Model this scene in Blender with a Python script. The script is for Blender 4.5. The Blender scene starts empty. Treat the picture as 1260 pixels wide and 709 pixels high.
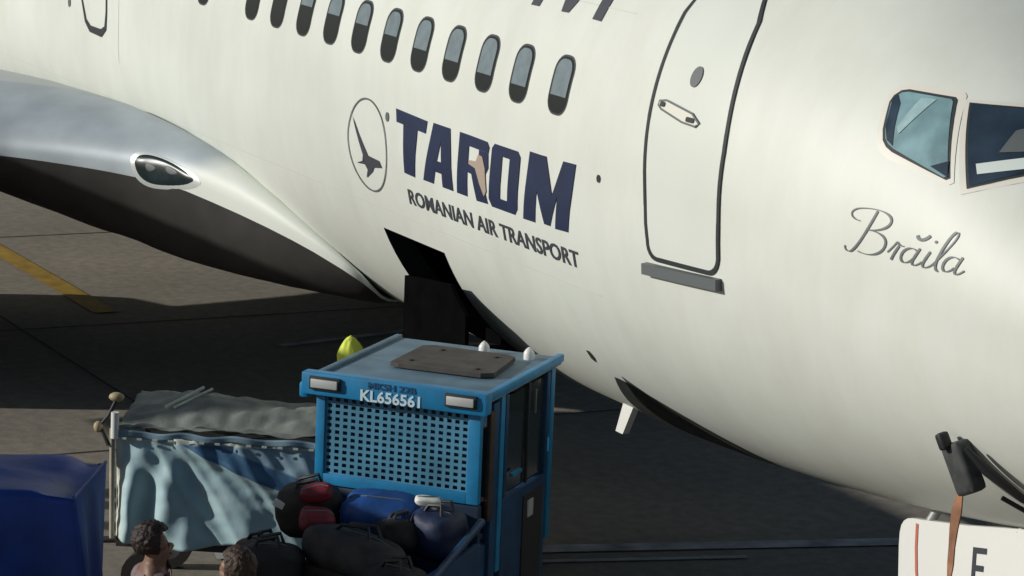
import bpy, bmesh, math, random
from mathutils import Vector, Matrix, noise

random.seed(7)
S = bpy.context.scene
COL = S.collection
R = math.radians
PI = math.pi

# ------------------------------------------------------------------ camera, sky, sun, exposure
cam_d = bpy.data.cameras.new('camera')
cam = bpy.data.objects.new('camera', cam_d)
COL.objects.link(cam)
S.camera = cam
cam_d.sensor_width = 36.0
cam_d.lens = 36.0 * 3931.07 / 1260.0
cam_d.clip_start = 0.5
cam_d.clip_end = 3000
_r = Vector((0.4525076, 0.89083041, 0.04071915))
_u = Vector((-0.19181805, 0.05264036, 0.98001777))
_f = Vector((-0.87088616, 0.45127616, -0.19469751))
cam.matrix_world = Matrix(((_r.x, _u.x, -_f.x, 17.9500), (_r.y, _u.y, -_f.y, -11.4039),
                           (_r.z, _u.z, -_f.z, 6.4844), (0, 0, 0, 1)))

SUN_AZ = (-0.36, -0.93)          # horizontal direction towards the sun
SUN_EL = R(20)
w = bpy.data.worlds.new('World')
S.world = w
w.use_nodes = True
nt = w.node_tree
sky = nt.nodes.new('ShaderNodeTexSky')
sky.sky_type = 'NISHITA'
sky.sun_disc = False
sky.sun_elevation = SUN_EL
sky.sun_rotation = math.atan2(SUN_AZ[0], SUN_AZ[1])
bg = nt.nodes['Background']
bg.inputs['Strength'].default_value = 0.05
nt.links.new(sky.outputs[0], bg.inputs['Color'])

sun_d = bpy.data.lights.new('sun', 'SUN')
sun_d.energy = 3.15
sun_d.angle = R(0.5)
sun_d.color = (1.0, 0.975, 0.91)
sun = bpy.data.objects.new('sun', sun_d)
COL.objects.link(sun)
sd = Vector((SUN_AZ[0], SUN_AZ[1], 0)).normalized() * math.cos(SUN_EL) + Vector((0, 0, math.sin(SUN_EL)))
sun.rotation_euler = sd.to_track_quat('Z', 'Y').to_euler()
sun.location = (0, -30, 30)

S.view_settings.view_transform = 'Standard'
S.view_settings.look = 'None'
S.view_settings.exposure = 0.0
S.view_settings.gamma = 1.0
S.cycles.max_bounces = 8

# ------------------------------------------------------------------ helpers
def mat(name, col, rough=0.6, metal=0.0, var=0.0, scale=4.0, bump=0.0, bscale=60.0, coat=0.0, spec=0.5, col2=None, detail=5.0):
    m = bpy.data.materials.new(name)
    m.use_nodes = True
    t = m.node_tree
    b = t.nodes['Principled BSDF']
    b.inputs['Base Color'].default_value = (*col, 1)
    b.inputs['Roughness'].default_value = rough
    b.inputs['Metallic'].default_value = metal
    b.inputs['Specular IOR Level'].default_value = spec
    b.inputs['Coat Weight'].default_value = coat
    b.inputs['Coat Roughness'].default_value = 0.08
    if var or bump:
        tc = t.nodes.new('ShaderNodeTexCoord')
    if var or col2:
        n = t.nodes.new('ShaderNodeTexNoise')
        n.inputs['Scale'].default_value = scale
        n.inputs['Detail'].default_value = detail
        t.links.new(tc.outputs['Object'], n.inputs['Vector'])
        r = t.nodes.new('ShaderNodeValToRGB')
        r.color_ramp.elements[0].position = 0.3
        r.color_ramp.elements[1].position = 0.7
        c2 = col2 if col2 else tuple(c * (1 - var) for c in col)
        r.color_ramp.elements[0].color = (*c2, 1)
        r.color_ramp.elements[1].color = (*(col if col2 else tuple(min(1, c * (1 + var * .5)) for c in col)), 1)
        t.links.new(n.outputs['Fac'], r.inputs['Fac'])
        t.links.new(r.outputs[0], b.inputs['Base Color'])
    if bump:
        n2 = t.nodes.new('ShaderNodeTexNoise')
        n2.inputs['Scale'].default_value = bscale
        n2.inputs['Detail'].default_value = 6
        t.links.new(tc.outputs['Object'], n2.inputs['Vector'])
        bp = t.nodes.new('ShaderNodeBump')
        bp.inputs['Strength'].default_value = bump
        bp.inputs['Distance'].default_value = 0.02
        t.links.new(n2.outputs['Fac'], bp.inputs['Height'])
        t.links.new(bp.outputs[0], b.inputs['Normal'])
    return m

M = {}
M['white'] = mat('aircraft_white_paint', (0.725, 0.755, 0.70), 0.50, var=0.07, scale=0.9, coat=0.0, bump=0.012, bscale=2.2)
def streaks(m):
    t = m.node_tree; b = t.nodes['Principled BSDF']
    src = b.inputs['Base Color'].links[0].from_socket
    tc = t.nodes.new('ShaderNodeTexCoord'); mp = t.nodes.new('ShaderNodeMapping'); mp.inputs['Scale'].default_value = (2.6, 1.5, .8)
    n = t.nodes.new('ShaderNodeTexNoise'); n.inputs['Scale'].default_value = 1.6; n.inputs['Detail'].default_value = 7; n.inputs['Roughness'].default_value = .65
    t.links.new(tc.outputs['Object'], mp.inputs[0]); t.links.new(mp.outputs[0], n.inputs['Vector'])
    r = t.nodes.new('ShaderNodeValToRGB'); r.color_ramp.elements[0].position = .32; r.color_ramp.elements[1].position = .62
    r.color_ramp.elements[0].color = (.945, .94, .925, 1); r.color_ramp.elements[1].color = (1, 1, 1, 1)
    t.links.new(n.outputs['Fac'], r.inputs['Fac'])
    mx = t.nodes.new('ShaderNodeMix'); mx.data_type = 'RGBA'; mx.blend_type = 'MULTIPLY'; mx.inputs['Factor'].default_value = 1
    t.links.new(src, mx.inputs['A']); t.links.new(r.outputs[0], mx.inputs['B']); t.links.new(mx.outputs['Result'], b.inputs['Base Color'])
    return m
streaks(M['white'])
M['seam'] = mat('paint_seam', (0.63, 0.66, 0.61), 0.5)
M['door_white'] = mat('door_white_paint', (0.71, 0.745, 0.69), 0.38, var=0.04, scale=1.5, coat=0.2)
M['grey_metal'] = mat('leading_edge_metal', (0.50, 0.54, 0.58), 0.24, metal=0.85, var=0.16, scale=3.0, bump=0.02, bscale=3)
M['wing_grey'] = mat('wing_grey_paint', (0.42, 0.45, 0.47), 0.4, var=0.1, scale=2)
M['under_grey'] = mat('underside_shaded_grey', (0.036, 0.033, 0.031), 0.55, var=0.4, scale=2.5)  # wing grey darkened to paint in the shade under the leading edge
M['navy'] = mat('navy_letter_film', (0.006, 0.016, 0.062), 0.6, var=0.25, scale=6)
M['dark_letter'] = mat('dark_grey_letter_film', (0.05, 0.055, 0.07), 0.5)
M['script'] = mat('grey_script_film', (0.11, 0.13, 0.135), 0.5)
M['seal'] = mat('black_rubber_seal', (0.018, 0.024, 0.026), 0.65)
M['rim'] = mat('window_rim_metal', (0.075, 0.085, 0.085), 0.4, metal=0.3)
M['pane_dark'] = mat('dark_window_glass', (0.022, 0.026, 0.028), 0.3, spec=0.2)
M['shade'] = mat('blue_grey_window_shade', (0.16, 0.21, 0.235), 0.5, var=0.2, scale=14)
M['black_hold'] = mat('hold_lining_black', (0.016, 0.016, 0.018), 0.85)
M['grey_trim'] = mat('grey_sill_metal', (0.12, 0.135, 0.14), 0.5)
M['tan_patch'] = mat('tan_patch_colour', (0.42, 0.33, 0.27), 0.5)
M['teal_glass'] = mat('teal_reflection_glass', (0.24, 0.40, 0.44), 0.15, coat=0.6, var=0.35, scale=5)  # sky reflection painted into the pane colour
M['glare'] = mat('pale_teal_glare', (0.34, 0.50, 0.53), 0.3, var=0.3, scale=9)  # painted highlight for the cockpit pane
M['navy_glass'] = mat('navy_cockpit_glass', (0.03, 0.05, 0.075), 0.10, coat=0.6, var=0.4, scale=4)
M['cream'] = mat('cream_window_frame', (0.74, 0.72, 0.65), 0.4)
M['paper'] = mat('white_paper', (0.65, 0.72, 0.70), 0.7)
M['lens'] = mat('landing_light_glass', (0.02, 0.035, 0.038), 0.3, coat=0.0, spec=0.3, var=0.4, scale=9)
M['chrome'] = mat('polished_rim', (0.70, 0.74, 0.72), 0.35, metal=0.3)
M['loader'] = mat('black_loader_skirt', (0.0035, 0.0035, 0.004), 0.95, spec=0.02, var=0.4, scale=5)
M['dark_patch'] = mat('belly_patch_dark', (0.03, 0.036, 0.032), 0.7, var=0.4, scale=7)
M['white_plain'] = mat('white_enamel', (0.80, 0.80, 0.77), 0.35)
M['red_line'] = mat('red_stripe_paint', (0.55, 0.16, 0.11), 0.5)
M['black'] = mat('black_plastic', (0.02, 0.02, 0.022), 0.55)
M['tyre'] = mat('tyre_rubber', (0.025, 0.025, 0.025), 0.8, var=0.3, scale=8)
M['gear_metal'] = mat('gear_strut_metal', (0.5, 0.5, 0.5), 0.4, metal=0.4)
M['plug'] = mat('grey_power_plug_rubber', (0.055, 0.06, 0.06), 0.7, var=0.4, scale=16)
M['strap'] = mat('faded_orange_strap', (0.34, 0.16, 0.09), 0.8, var=0.5, scale=9)
M['nacelle'] = mat('nacelle_blue_grey', (0.09, 0.10, 0.12), 0.45, var=0.2, scale=3)
M['lip'] = mat('inlet_lip_metal', (0.35, 0.35, 0.36), 0.4, metal=0.7, var=0.2, scale=4)
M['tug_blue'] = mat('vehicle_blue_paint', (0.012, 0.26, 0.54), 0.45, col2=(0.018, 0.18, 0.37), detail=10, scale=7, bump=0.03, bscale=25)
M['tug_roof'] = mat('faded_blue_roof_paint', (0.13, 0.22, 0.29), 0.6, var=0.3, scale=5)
M['tug_under'] = mat('shaded_black_blue', (0.008, 0.03, 0.07), 0.6, var=0.3, scale=6)  # front panel blue darkened further, shade below the guard painted in
M['tug_dark'] = mat('shaded_blue_paint', (0.010, 0.055, 0.14), 0.5, var=0.3, scale=6)  # vehicle blue with the shade of the side faces painted in
M['mesh_grey'] = mat('galvanised_mesh', (0.09, 0.28, 0.42), 0.5, metal=0.0, var=0.35, scale=3)
M['plate'] = mat('brown_roof_plate', (0.075, 0.068, 0.06), 0.75, var=0.35, scale=9)
M['lamp'] = mat('lamp_reflector', (0.78, 0.80, 0.80), 0.2, metal=0.4)
M['text_white'] = mat('white_fleet_number', (0.62, 0.80, 0.86), 0.6)
M['text_blue'] = mat('dark_blue_fleet_number', (0.006, 0.07, 0.18), 0.6)
M['cab_glass'] = mat('dark_cab_glass', (0.02, 0.03, 0.035), 0.15, coat=0.4)
M['blue_glass'] = mat('blue_tinted_cab_glass', (0.02, 0.10, 0.17), 0.25, var=0.4, scale=5)
M['seat'] = mat('black_seat_vinyl', (0.02, 0.02, 0.022), 0.6)
M['tarp_light'] = mat('pale_blue_tarp', (0.45, 0.63, 0.68), 0.5, var=0.2, scale=5, bump=0.15, bscale=14)
M['tarp_grey'] = mat('grey_blue_tarp', (0.21, 0.33, 0.41), 0.55, var=0.3, scale=4, bump=0.15, bscale=14)
M['tarp_fold_shade'] = mat('dark_blue_tarp_fold_shade', (0.045, 0.12, 0.22), 0.55, var=0.3, scale=7)  # darker tarp tone for fold shade painted on the curtain
M['tarp_roof'] = mat('grey_canvas_roof', (0.21, 0.23, 0.21), 0.7, var=0.35, scale=5, bump=0.3, bscale=12)
M['tarp_hem'] = mat('pale_tarp_hem', (0.62, 0.66, 0.58), 0.55, var=0.15, scale=12)
M['tarp_navy'] = mat('navy_tarp', (0.008, 0.055, 0.33), 0.5, var=0.35, scale=3, bump=0.2, bscale=9)
M['post_dark'] = mat('dark_cart_post', (0.03, 0.03, 0.03), 0.6)
M['post_pale'] = mat('pale_cart_post', (0.45, 0.42, 0.33), 0.6, var=0.3, scale=9)
M['knob_tan'] = mat('tan_post_knob', (0.42, 0.34, 0.20), 0.6, var=0.3, scale=20)
M['bag_black'] = mat('black_nylon_bag', (0.022, 0.020, 0.020), 0.75, var=0.5, scale=7, bump=0.3, bscale=20)
M['bag_brown'] = mat('dark_brown_bag', (0.05, 0.035, 0.028), 0.75, var=0.5, scale=7, bump=0.3, bscale=20)
M['bag_grey'] = mat('charcoal_bag', (0.045, 0.042, 0.042), 0.7, var=0.5, scale=6, bump=0.3, bscale=20)
M['bag_red'] = mat('dark_red_bag', (0.22, 0.018, 0.03), 0.6, var=0.5, scale=7, bump=0.3, bscale=20)
M['bag_blue'] = mat('royal_blue_bag', (0.012, 0.08, 0.30), 0.6, var=0.4, scale=6, bump=0.3, bscale=16)
M['bag_navy'] = mat('navy_bag', (0.012, 0.025, 0.075), 0.6, var=0.4, scale=6, bump=0.3, bscale=16)
M['bag_tan'] = mat('tan_bag', (0.17, 0.11, 0.075), 0.7, var=0.4, scale=6, bump=0.3, bscale=16)
M['tag_white'] = mat('white_bag_tag', (0.8, 0.8, 0.74), 0.5)
M['skin'] = mat('skin', (0.22, 0.12, 0.08), 0.55, var=0.1, scale=20)
M['hair_dark'] = mat('dark_brown_hair', (0.028, 0.014, 0.012), 0.6, var=0.5, scale=30, bump=0.5, bscale=60)
M['hair_brown'] = mat('brown_hair', (0.055, 0.028, 0.017), 0.6, var=0.5, scale=30, bump=0.5, bscale=60)
M['hair_black'] = mat('black_hair', (0.004, 0.004, 0.005), 1.0, spec=0.0)
M['vest'] = mat('lime_high_visibility_fabric', (0.70, 0.80, 0.10), 0.7)
M['cloth_dark'] = mat('dark_work_cloth', (0.02, 0.022, 0.03), 0.8, var=0.3, scale=12)
M['cloth_grey'] = mat('grey_shirt', (0.12, 0.11, 0.11), 0.8, var=0.3, scale=12)
M['cloth_pale'] = mat('pale_pink_shirt', (0.22, 0.16, 0.16), 0.8, var=0.2, scale=12)
M['yellow_paint'] = mat('yellow_line_paint', (0.38, 0.24, 0.03), 0.7, var=0.35, scale=5)
M['white_paint'] = mat('worn_white_line_paint', (0.45, 0.45, 0.45), 0.7, var=0.5, scale=4)

def tag(o, label=None, cat=None, group=None, kind=None):
    for k, v in (('label', label), ('category', cat), ('group', group), ('kind', kind)):
        if v: o[k] = v
    return o

def thing(name, label, cat, loc=(0, 0, 0), rz=0.0, group=None):
    o = bpy.data.objects.new(name, None)
    COL.objects.link(o)
    o.location = loc
    o.rotation_euler = (0, 0, rz)
    o.empty_display_size = 0.3
    return tag(o, label, cat, group)

def link(name, me, m, parent=None, smooth=False, loc=None, rot=None):
    o = bpy.data.objects.new(name, me)
    COL.objects.link(o)
    if m is not None:
        for q in (m if isinstance(m, (list, tuple)) else [m]):
            me.materials.append(q)
    if parent is not None:
        o.parent = parent
    if loc is not None: o.location = loc
    if rot is not None: o.rotation_euler = rot
    if smooth:
        for p in me.polygons: p.use_smooth = True
    return o

def obj(name, bm, m, parent=None, smooth=False, loc=None, rot=None, angle=None):
    me = bpy.data.meshes.new(name)
    bmesh.ops.recalc_face_normals(bm, faces=bm.faces)
    bm.to_mesh(me)
    bm.free()
    o = link(name, me, m, parent, smooth, loc, rot)
    if angle is not None:
        for p in me.polygons: p.use_smooth = True
        me.set_sharp_from_angle(angle=R(angle))
    return o

def pyobj(name, vs, fs, m, parent=None, smooth=False):
    me = bpy.data.meshes.new(name)
    me.from_pydata([tuple(v) for v in vs], [], fs)
    me.update()
    return link(name, me, m, parent, smooth)

def add_box(bm, c, s, rz=0.0, bev=0.0, rot=None):
    g = bmesh.ops.create_cube(bm, size=1.0)
    mx = Matrix.Translation(c) @ (rot.to_4x4() if rot is not None else Matrix.Rotation(rz, 4, 'Z')) @ Matrix.Diagonal((*s, 1))
    bmesh.ops.transform(bm, matrix=mx, verts=g['verts'])
    if bev > 0:
        es = list({e for v in g['verts'] for e in v.link_edges})
        bmesh.ops.bevel(bm, geom=es, offset=bev, segments=2, affect='EDGES', profile=0.6)
    return bm

def box(name, c, s, m, parent=None, rz=0.0, bev=0.0, rot=None):
    bm = bmesh.new()
    add_box(bm, c, s, rz, bev, rot)
    return obj(name, bm, m, parent, angle=35 if bev else None)

def add_tube(bm, pts, r, seg=8, caps=True):
    pts = [Vector(p) for p in pts]
    rs = r if isinstance(r, (list, tuple)) else [r] * len(pts)
    rings = []
    prev = None
    for i, p in enumerate(pts):
        d = (pts[min(i + 1, len(pts) - 1)] - pts[max(i - 1, 0)]).normalized()
        a = prev if prev is not None else (Vector((0, 0, 1)) if abs(d.z) < .9 else Vector((1, 0, 0)))
        x = (a - d * a.dot(d)).normalized()
        prev = x
        y = d.cross(x)
        rings.append([bm.verts.new(p + (x * math.cos(2 * PI * k / seg) + y * math.sin(2 * PI * k / seg)) * rs[i]) for k in range(seg)])
    for a, b in zip(rings, rings[1:]):
        for k in range(seg):
            bm.faces.new((a[k], a[(k + 1) % seg], b[(k + 1) % seg], b[k]))
    if caps:
        bm.faces.new(rings[0][::-1]); bm.faces.new(rings[-1])
    return bm

def tube(name, pts, r, m, parent=None, seg=8):
    bm = bmesh.new()
    add_tube(bm, pts, r, seg)
    return obj(name, bm, m, parent, angle=50)

def add_lathe(bm, prof, axis='Z', origin=(0, 0, 0), seg=32, caps=False):
    rings = []
    o = Vector(origin)
    for (h, r) in prof:
        ring = []
        for k in range(seg):
            a = 2 * PI * k / seg
            c, s_ = r * math.cos(a), r * math.sin(a)
            v = {'Z': (c, s_, h), 'X': (h, c, s_), 'Y': (c, h, s_)}[axis]
            ring.append(bm.verts.new(o + Vector(v)))
        rings.append(ring)
    for a, b in zip(rings, rings[1:]):
        for k in range(seg):
            bm.faces.new((a[k], a[(k + 1) % seg], b[(k + 1) % seg], b[k]))
    if caps:
        bm.faces.new(rings[0][::-1]); bm.faces.new(rings[-1])
    return bm

# ------------------------------------------------------------------ ground
def ground_material():
    m = bpy.data.materials.new('apron_concrete')
    m.use_nodes = True
    t = m.node_tree
    b = t.nodes['Principled BSDF']
    b.inputs['Roughness'].default_value = 0.9
    tc = t.nodes.new('ShaderNodeTexCoord')
    def noi(sc, det, lo, hi, c0, c1):
        n = t.nodes.new('ShaderNodeTexNoise'); n.inputs['Scale'].default_value = sc; n.inputs['Detail'].default_value = det
        t.links.new(tc.outputs['Object'], n.inputs['Vector'])
        r = t.nodes.new('ShaderNodeValToRGB')
        r.color_ramp.elements[0].position = lo; r.color_ramp.elements[1].position = hi
        r.color_ramp.elements[0].color = (*c0, 1); r.color_ramp.elements[1].color = (*c1, 1)
        t.links.new(n.outputs['Fac'], r.inputs['Fac'])
        return r
    a = noi(0.35, 6, .3, .7, (0.25, 0.22, 0.18), (0.36, 0.32, 0.26))
    c = noi(9, 8, .35, .75, (0.72, 0.72, 0.72), (1, 1, 1))
    mx = t.nodes.new('ShaderNodeMix'); mx.data_type = 'RGBA'; mx.blend_type = 'MULTIPLY'
    mx.inputs['Factor'].default_value = 1.0
    t.links.new(a.outputs[0], mx.inputs['A']); t.links.new(c.outputs[0], mx.inputs['B'])
    t.links.new(mx.outputs['Result'], b.inputs['Base Color'])
    n2 = t.nodes.new('ShaderNodeTexNoise'); n2.inputs['Scale'].default_value = 40
    t.links.new(tc.outputs['Object'], n2.inputs['Vector'])
    bp = t.nodes.new('ShaderNodeBump'); bp.inputs['Strength'].default_value = 0.25; bp.inputs['Distance'].default_value = 0.01
    t.links.new(n2.outputs['Fac'], bp.inputs['Height']); t.links.new(bp.outputs[0], b.inputs['Normal'])
    return m

M['concrete'] = ground_material()
M['asphalt'] = mat('dark_apron_asphalt', (0.035, 0.035, 0.04), 0.9, var=0.35, scale=1.2, bump=0.25, bscale=50)
def sheet(name, pts, z, m):
    o = pyobj(name, [(x, y, z) for x, y in pts], [list(range(len(pts)))], m)
    o['kind'] = 'structure'
    return o
sheet('ground', [(-900, -900), (900, -900), (900, 900), (-900, 900)], 0.0, M['concrete'])
sheet('painted_line', [(-60, -0.98), (-60, -0.74), (-11.0, -0.74), (-11.0, -0.98)][::-1], 0.012, M['yellow_paint'])

M['joint'] = mat('dark_joint_sealant', (0.07, 0.062, 0.05), 0.9, var=0.5, scale=3)
def line(name, a, b, wd, m):
    a, b = Vector(a), Vector(b); d = (b - a).normalized(); n = Vector((-d.y, d.x)) * wd / 2
    return sheet(name, [a - n, b - n, b + n, a + n], {'slab_joint': .004 if abs(d.y) > .5 else .008}.get(name, .012), m)
line('painted_line', (-2.75, -3.0), (-1.20, 2.9), .19, M['white_paint'])
line('painted_line', (-2.05, -1.6), (-1.45, .7), .07, M['white_paint'])
for k in range(7):
    line('slab_joint', (-33.5 + 4.6 * k, -30), (-33.5 + 4.6 * k + .01, 30), .03, M['joint'])
for yy_ in (-6.4, -1.9, 2.6, 7.1, 11.6):
    line('slab_joint', (-34, yy_), (-6, yy_ + .01), .026, M['joint'])
line('painted_line', (-9.12, .2), (-9.45, 1.9), .10, M['white_paint'])

# ------------------------------------------------------------------ airliner geometry
ZC = 3.38
NOSE = 6.6
TAB = [  # metres aft of nose, top, bottom, half width, upper centre, lower centre (relative to ZC)
    (0.0, -.72, -.72, 0.02, -.72, -.72), (.1, -.5, -.90, .26, -.70, -.72), (.3, -.3, -1.02, .47, -.68, -.72),
    (.6, -.1, -1.15, .69, -.62, -.70), (1.0, .1, -1.30, .90, -.55, -.66), (1.5, .32, -1.46, 1.10, -.46, -.6),
    (2.0, .55, -1.58, 1.27, -.38, -.55), (2.5, .88, -1.70, 1.42, -.3, -.5), (3.0, 1.2, -1.785, 1.54, -.22, -.45),
    (3.5, 1.43, -1.86, 1.64, -.16, -.40), (4.0, 1.60, -1.925, 1.715, -.10, -.36), (5.0, 1.78, -2.025, 1.82, -.03, -.31),
    (6.0, 1.865, -2.085, 1.87, 0, -.285), (6.8, 1.88, -2.115, 1.88, 0, -.282), (8.0, 1.88, -2.125, 1.88, 0, -.282),
    (20, 1.88, -2.13, 1.88, 0, -.282), (24, 1.88, -1.9, 1.82, 0, -.2), (28, 1.85, -0.9, 1.2, .3, .2), (32, 1.75, .5, .5, .9, .8), (34, 1.5, 1.2, .1, 1.35, 1.3)]

def _pchip(xs, ys):
    n = len(xs)
    h = [xs[i + 1] - xs[i] for i in range(n - 1)]
    d = [(ys[i + 1] - ys[i]) / h[i] for i in range(n - 1)]
    m = [d[0]] + [0.0] * (n - 2) + [d[-1]]
    for i in range(1, n - 1):
        if d[i - 1] * d[i] > 0:
            w1 = 2 * h[i] + h[i - 1]; w2 = h[i] + 2 * h[i - 1]
            m[i] = (w1 + w2) / (w1 / d[i - 1] + w2 / d[i])
    def f(x):
        x = min(max(x, xs[0]), xs[-1])
        i = 0
        while i < n - 2 and x > xs[i + 1]: i += 1
        t = (x - xs[i]) / h[i]
        return ((1 + 2 * t) * (1 - t) ** 2 * ys[i] + t * (1 - t) ** 2 * h[i] * m[i]
                + t * t * (3 - 2 * t) * ys[i + 1] + t * t * (t - 1) * h[i] * m[i + 1])
    return f
_F = [_pchip([r[0] for r in TAB], [r[k] for r in TAB]) for k in range(1, 6)]
def sec(X):
    return [f(NOSE - X) for f in _F]
def skin_y(X, z):
    t, b, h, zu, zl = sec(X)
    q = (z - zu) / (t - zu) if z > zu else ((zl - z) / (zl - b) if z < zl else 0.0)
    return -h * math.sqrt(max(0.0, 1 - q * q))
def skin_pt(X, z, off=0.0):
    """point on the starboard skin at station X, height z (from ZC), pushed out by off"""
    y = skin_y(X, z)
    if off:
        e = 0.01
        a = Vector((2 * e, skin_y(X + e, z) - skin_y(X - e, z), 0))
        c = Vector((0, skin_y(X, z + e) - skin_y(X, z - e), 2 * e))
        n = c.cross(a)
        if n.y > 0: n = -n
        n.normalize()
        return Vector((X, y, z + ZC)) + n * off
    return Vector((X, y, z + ZC))
def sec_pt(X, a):
    t, b, h, zu, zl = sec(X)
    s_, c = math.sin(a), math.cos(a)
    return Vector((X, -h * s_, ZC + (zu + (t - zu) * c if c > 0 else zl + (zl - b) * c)))

plane = thing('airliner', 'large white airliner with dark blue TAROM lettering and an open forward hold', 'airliner')

# hull, with the forward hold opening left out
HX0, HX1 = -2.80, -1.79
a_top = math.acos((-1.03 + .282) / 1.848); a_bot = math.acos((-2.02 + .282) / 1.848)
def build_hull():
    xs = sorted(set([HX0, HX1] + [round(NOSE - q, 3) for q in
                    [0, .02, .05, .1, .16, .23, .3, .4, .5, .6, .75, .9] + [1.05 + .15 * i for i in range(54)] + [9.5 + .8 * i for i in range(31)]]))
    angs = sorted(set([i * PI / 80 for i in range(81)] + [a_top, a_bot]))
    vs, fs, idx = [], [], {}
    for i, X in enumerate(xs):
        for side in (0, 1):
            for j, a in enumerate(angs):
                if side == 1 and (j == 0 or j == len(angs) - 1):
                    idx[i, side, j] = idx[i, 0, j]; continue
                p = sec_pt(X, a)
                if side: p.y = -p.y
                idx[i, side, j] = len(vs); vs.append(p)
    for i in range(len(xs) - 1):
        for side in (0, 1):
            for j in range(len(angs) - 1):
                if side == 0 and HX0 - 1e-6 <= xs[i] and xs[i + 1] <= HX1 + 1e-6 and angs[j] >= a_top - 1e-6 and angs[j + 1] <= a_bot + 1e-6:
                    continue
                q = [idx[i, side, j], idx[i, side, j + 1], idx[i + 1, side, j + 1], idx[i + 1, side, j]]
                q = list(dict.fromkeys(q))
                fs.append(q if side == 0 else q[::-1])
    bm = bmesh.new()
    bv = [bm.verts.new(v) for v in vs]
    for f in fs:
        if len(f) >= 3: bm.faces.new([bv[k] for k in f])
    bmesh.ops.contextual_create(bm, geom=[e for e in bm.edges if e.is_boundary and all(abs(v.co.x - xs[0]) < 1e-4 for v in e.verts)])
    return obj('fuselage', bm, M['white'], plane, smooth=True)
build_hull()

# cargo hold lining
def build_hold():
    bm = bmesh.new()
    x0, x1 = -7.0, -0.5
    prof = [(-1.62, -1.00), (-1.50, -1.30), (-1.28, -1.58), (-.95, -1.82), (-.4, -1.98), (.4, -1.98), (1.2, -1.60), (1.62, -1.00)]
    for (ya, za), (yb, zb_) in zip(prof, prof[1:]):
        for xa, xb in ((x0, HX0), (HX0, HX1), (HX1, x1)):
            if za > -1.99 and ya < -.4 and xa == HX0: continue
            v = [bm.verts.new((x, y, z + ZC)) for x, y, z in ((xa, ya, za), (xb, ya, za), (xb, yb, zb_), (xa, yb, zb_))]
            bm.faces.new(v)
    for x in (x0, x1):
        bm.faces.new([bm.verts.new((x, y, z + ZC)) for y, z in prof])
    bm.faces.new([bm.verts.new((x, y, -1.00 + ZC)) for x, y in ((x0, -1.62), (x1, -1.62), (x1, 1.62), (x0, 1.62))])
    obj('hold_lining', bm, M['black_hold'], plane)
    # rim of the opening
    bm = bmesh.new()
    n = 14
    outer, inner = [], []
    path = [(HX0, a_bot + (a_top - a_bot) * k / n) for k in range(n + 1)] + [(HX1, a_top + (a_bot - a_top) * k / n) for k in range(n + 1)]
    for X, a in path:
        p = sec_pt(X, a)
        c = Vector((p.x, 0, ZC - .282))
        d = (p - c).normalized()
        outer.append(bm.verts.new(p + d * 0.004)); inner.append(bm.verts.new(p - d * 0.16))
    for k in range(len(path) - 1):
        bm.faces.new((outer[k], outer[k + 1], inner[k + 1], inner[k]))
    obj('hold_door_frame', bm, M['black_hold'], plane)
build_hold()

def conform(name, polys, m, off=0.004, parent=plane, step=0.06, smooth=True):
    """2D polygons in (X, z) laid on the starboard skin, neighbours a hair apart"""
    vs, fs = [], []
    for i, poly in enumerate(polys):
        bm = bmesh.new()
        try: bm.faces.new([bm.verts.new((x, 0, z)) for x, z in poly])
        except ValueError:
            bm.free(); continue
        wrap_bm(bm, off + .0003 * (i % 5), step)
        bm.verts.index_update()
        b0 = len(vs)
        vs += [tuple(v.co) for v in bm.verts]
        fs += [[b0 + v.index for v in f.verts] for f in bm.faces]
        bm.free()
    return pyobj(name, vs, fs, m, parent, smooth=True)

def wrap_bm(bm, off, step=0.06):
    bmesh.ops.triangulate(bm, faces=[f for f in bm.faces if len(f.verts) > 4])
    zs = [v.co.z for v in bm.verts]; xs = [v.co.x for v in bm.verts]
    z0, z1, x0, x1 = min(zs), max(zs), min(xs), max(xs)
    z = z0 + step * .5
    while z < z1:
        bmesh.ops.bisect_plane(bm, geom=bm.verts[:] + bm.edges[:] + bm.faces[:], plane_co=(0, 0, z), plane_no=(0, 0, 1)); z += step
    if x1 > 0.2:
        x = x0 + .1
        while x < x1:
            bmesh.ops.bisect_plane(bm, geom=bm.verts[:] + bm.edges[:] + bm.faces[:], plane_co=(x, 0, 0), plane_no=(1, 0, 0)); x += .15
    for v in bm.verts:
        v.co = skin_pt(v.co.x, v.co.z, off)
    for f in bm.faces:
        f.normal_update()
    for f in list(bm.faces):
        if f.normal.y > 0: f.normal_flip()

def conform_bm(name, bm, m, off=0.004, parent=plane, step=0.06):
    wrap_bm(bm, off, step)
    me = bpy.data.meshes.new(name)
    bm.to_mesh(me); bm.free()
    return link(name, me, m, parent, smooth=True)

def stroke_polys(pts, widths, closed=False):
    """quads along a polyline with a width at each point"""
    out = []
    n = len(pts)
    L, Rr = [], []
    for i in range(n):
        a = Vector(pts[(i - 1) % n] if closed else pts[max(i - 1, 0)])
        b = Vector(pts[(i + 1) % n] if closed else pts[min(i + 1, n - 1)])
        d = (b - a)
        d = d.normalized() if d.length > 1e-9 else Vector((1, 0))
        nn = Vector((-d.y, d.x)); p = Vector(pts[i]); ww = widths[i] if isinstance(widths, (list, tuple)) else widths
        L.append(p + nn * ww * .5); Rr.append(p - nn * ww * .5)
    for i in range(n if closed else n - 1):
        j = (i + 1) % n
        out.append([tuple(L[i]), tuple(L[j]), tuple(Rr[j]), tuple(Rr[i])])
    return out

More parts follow.
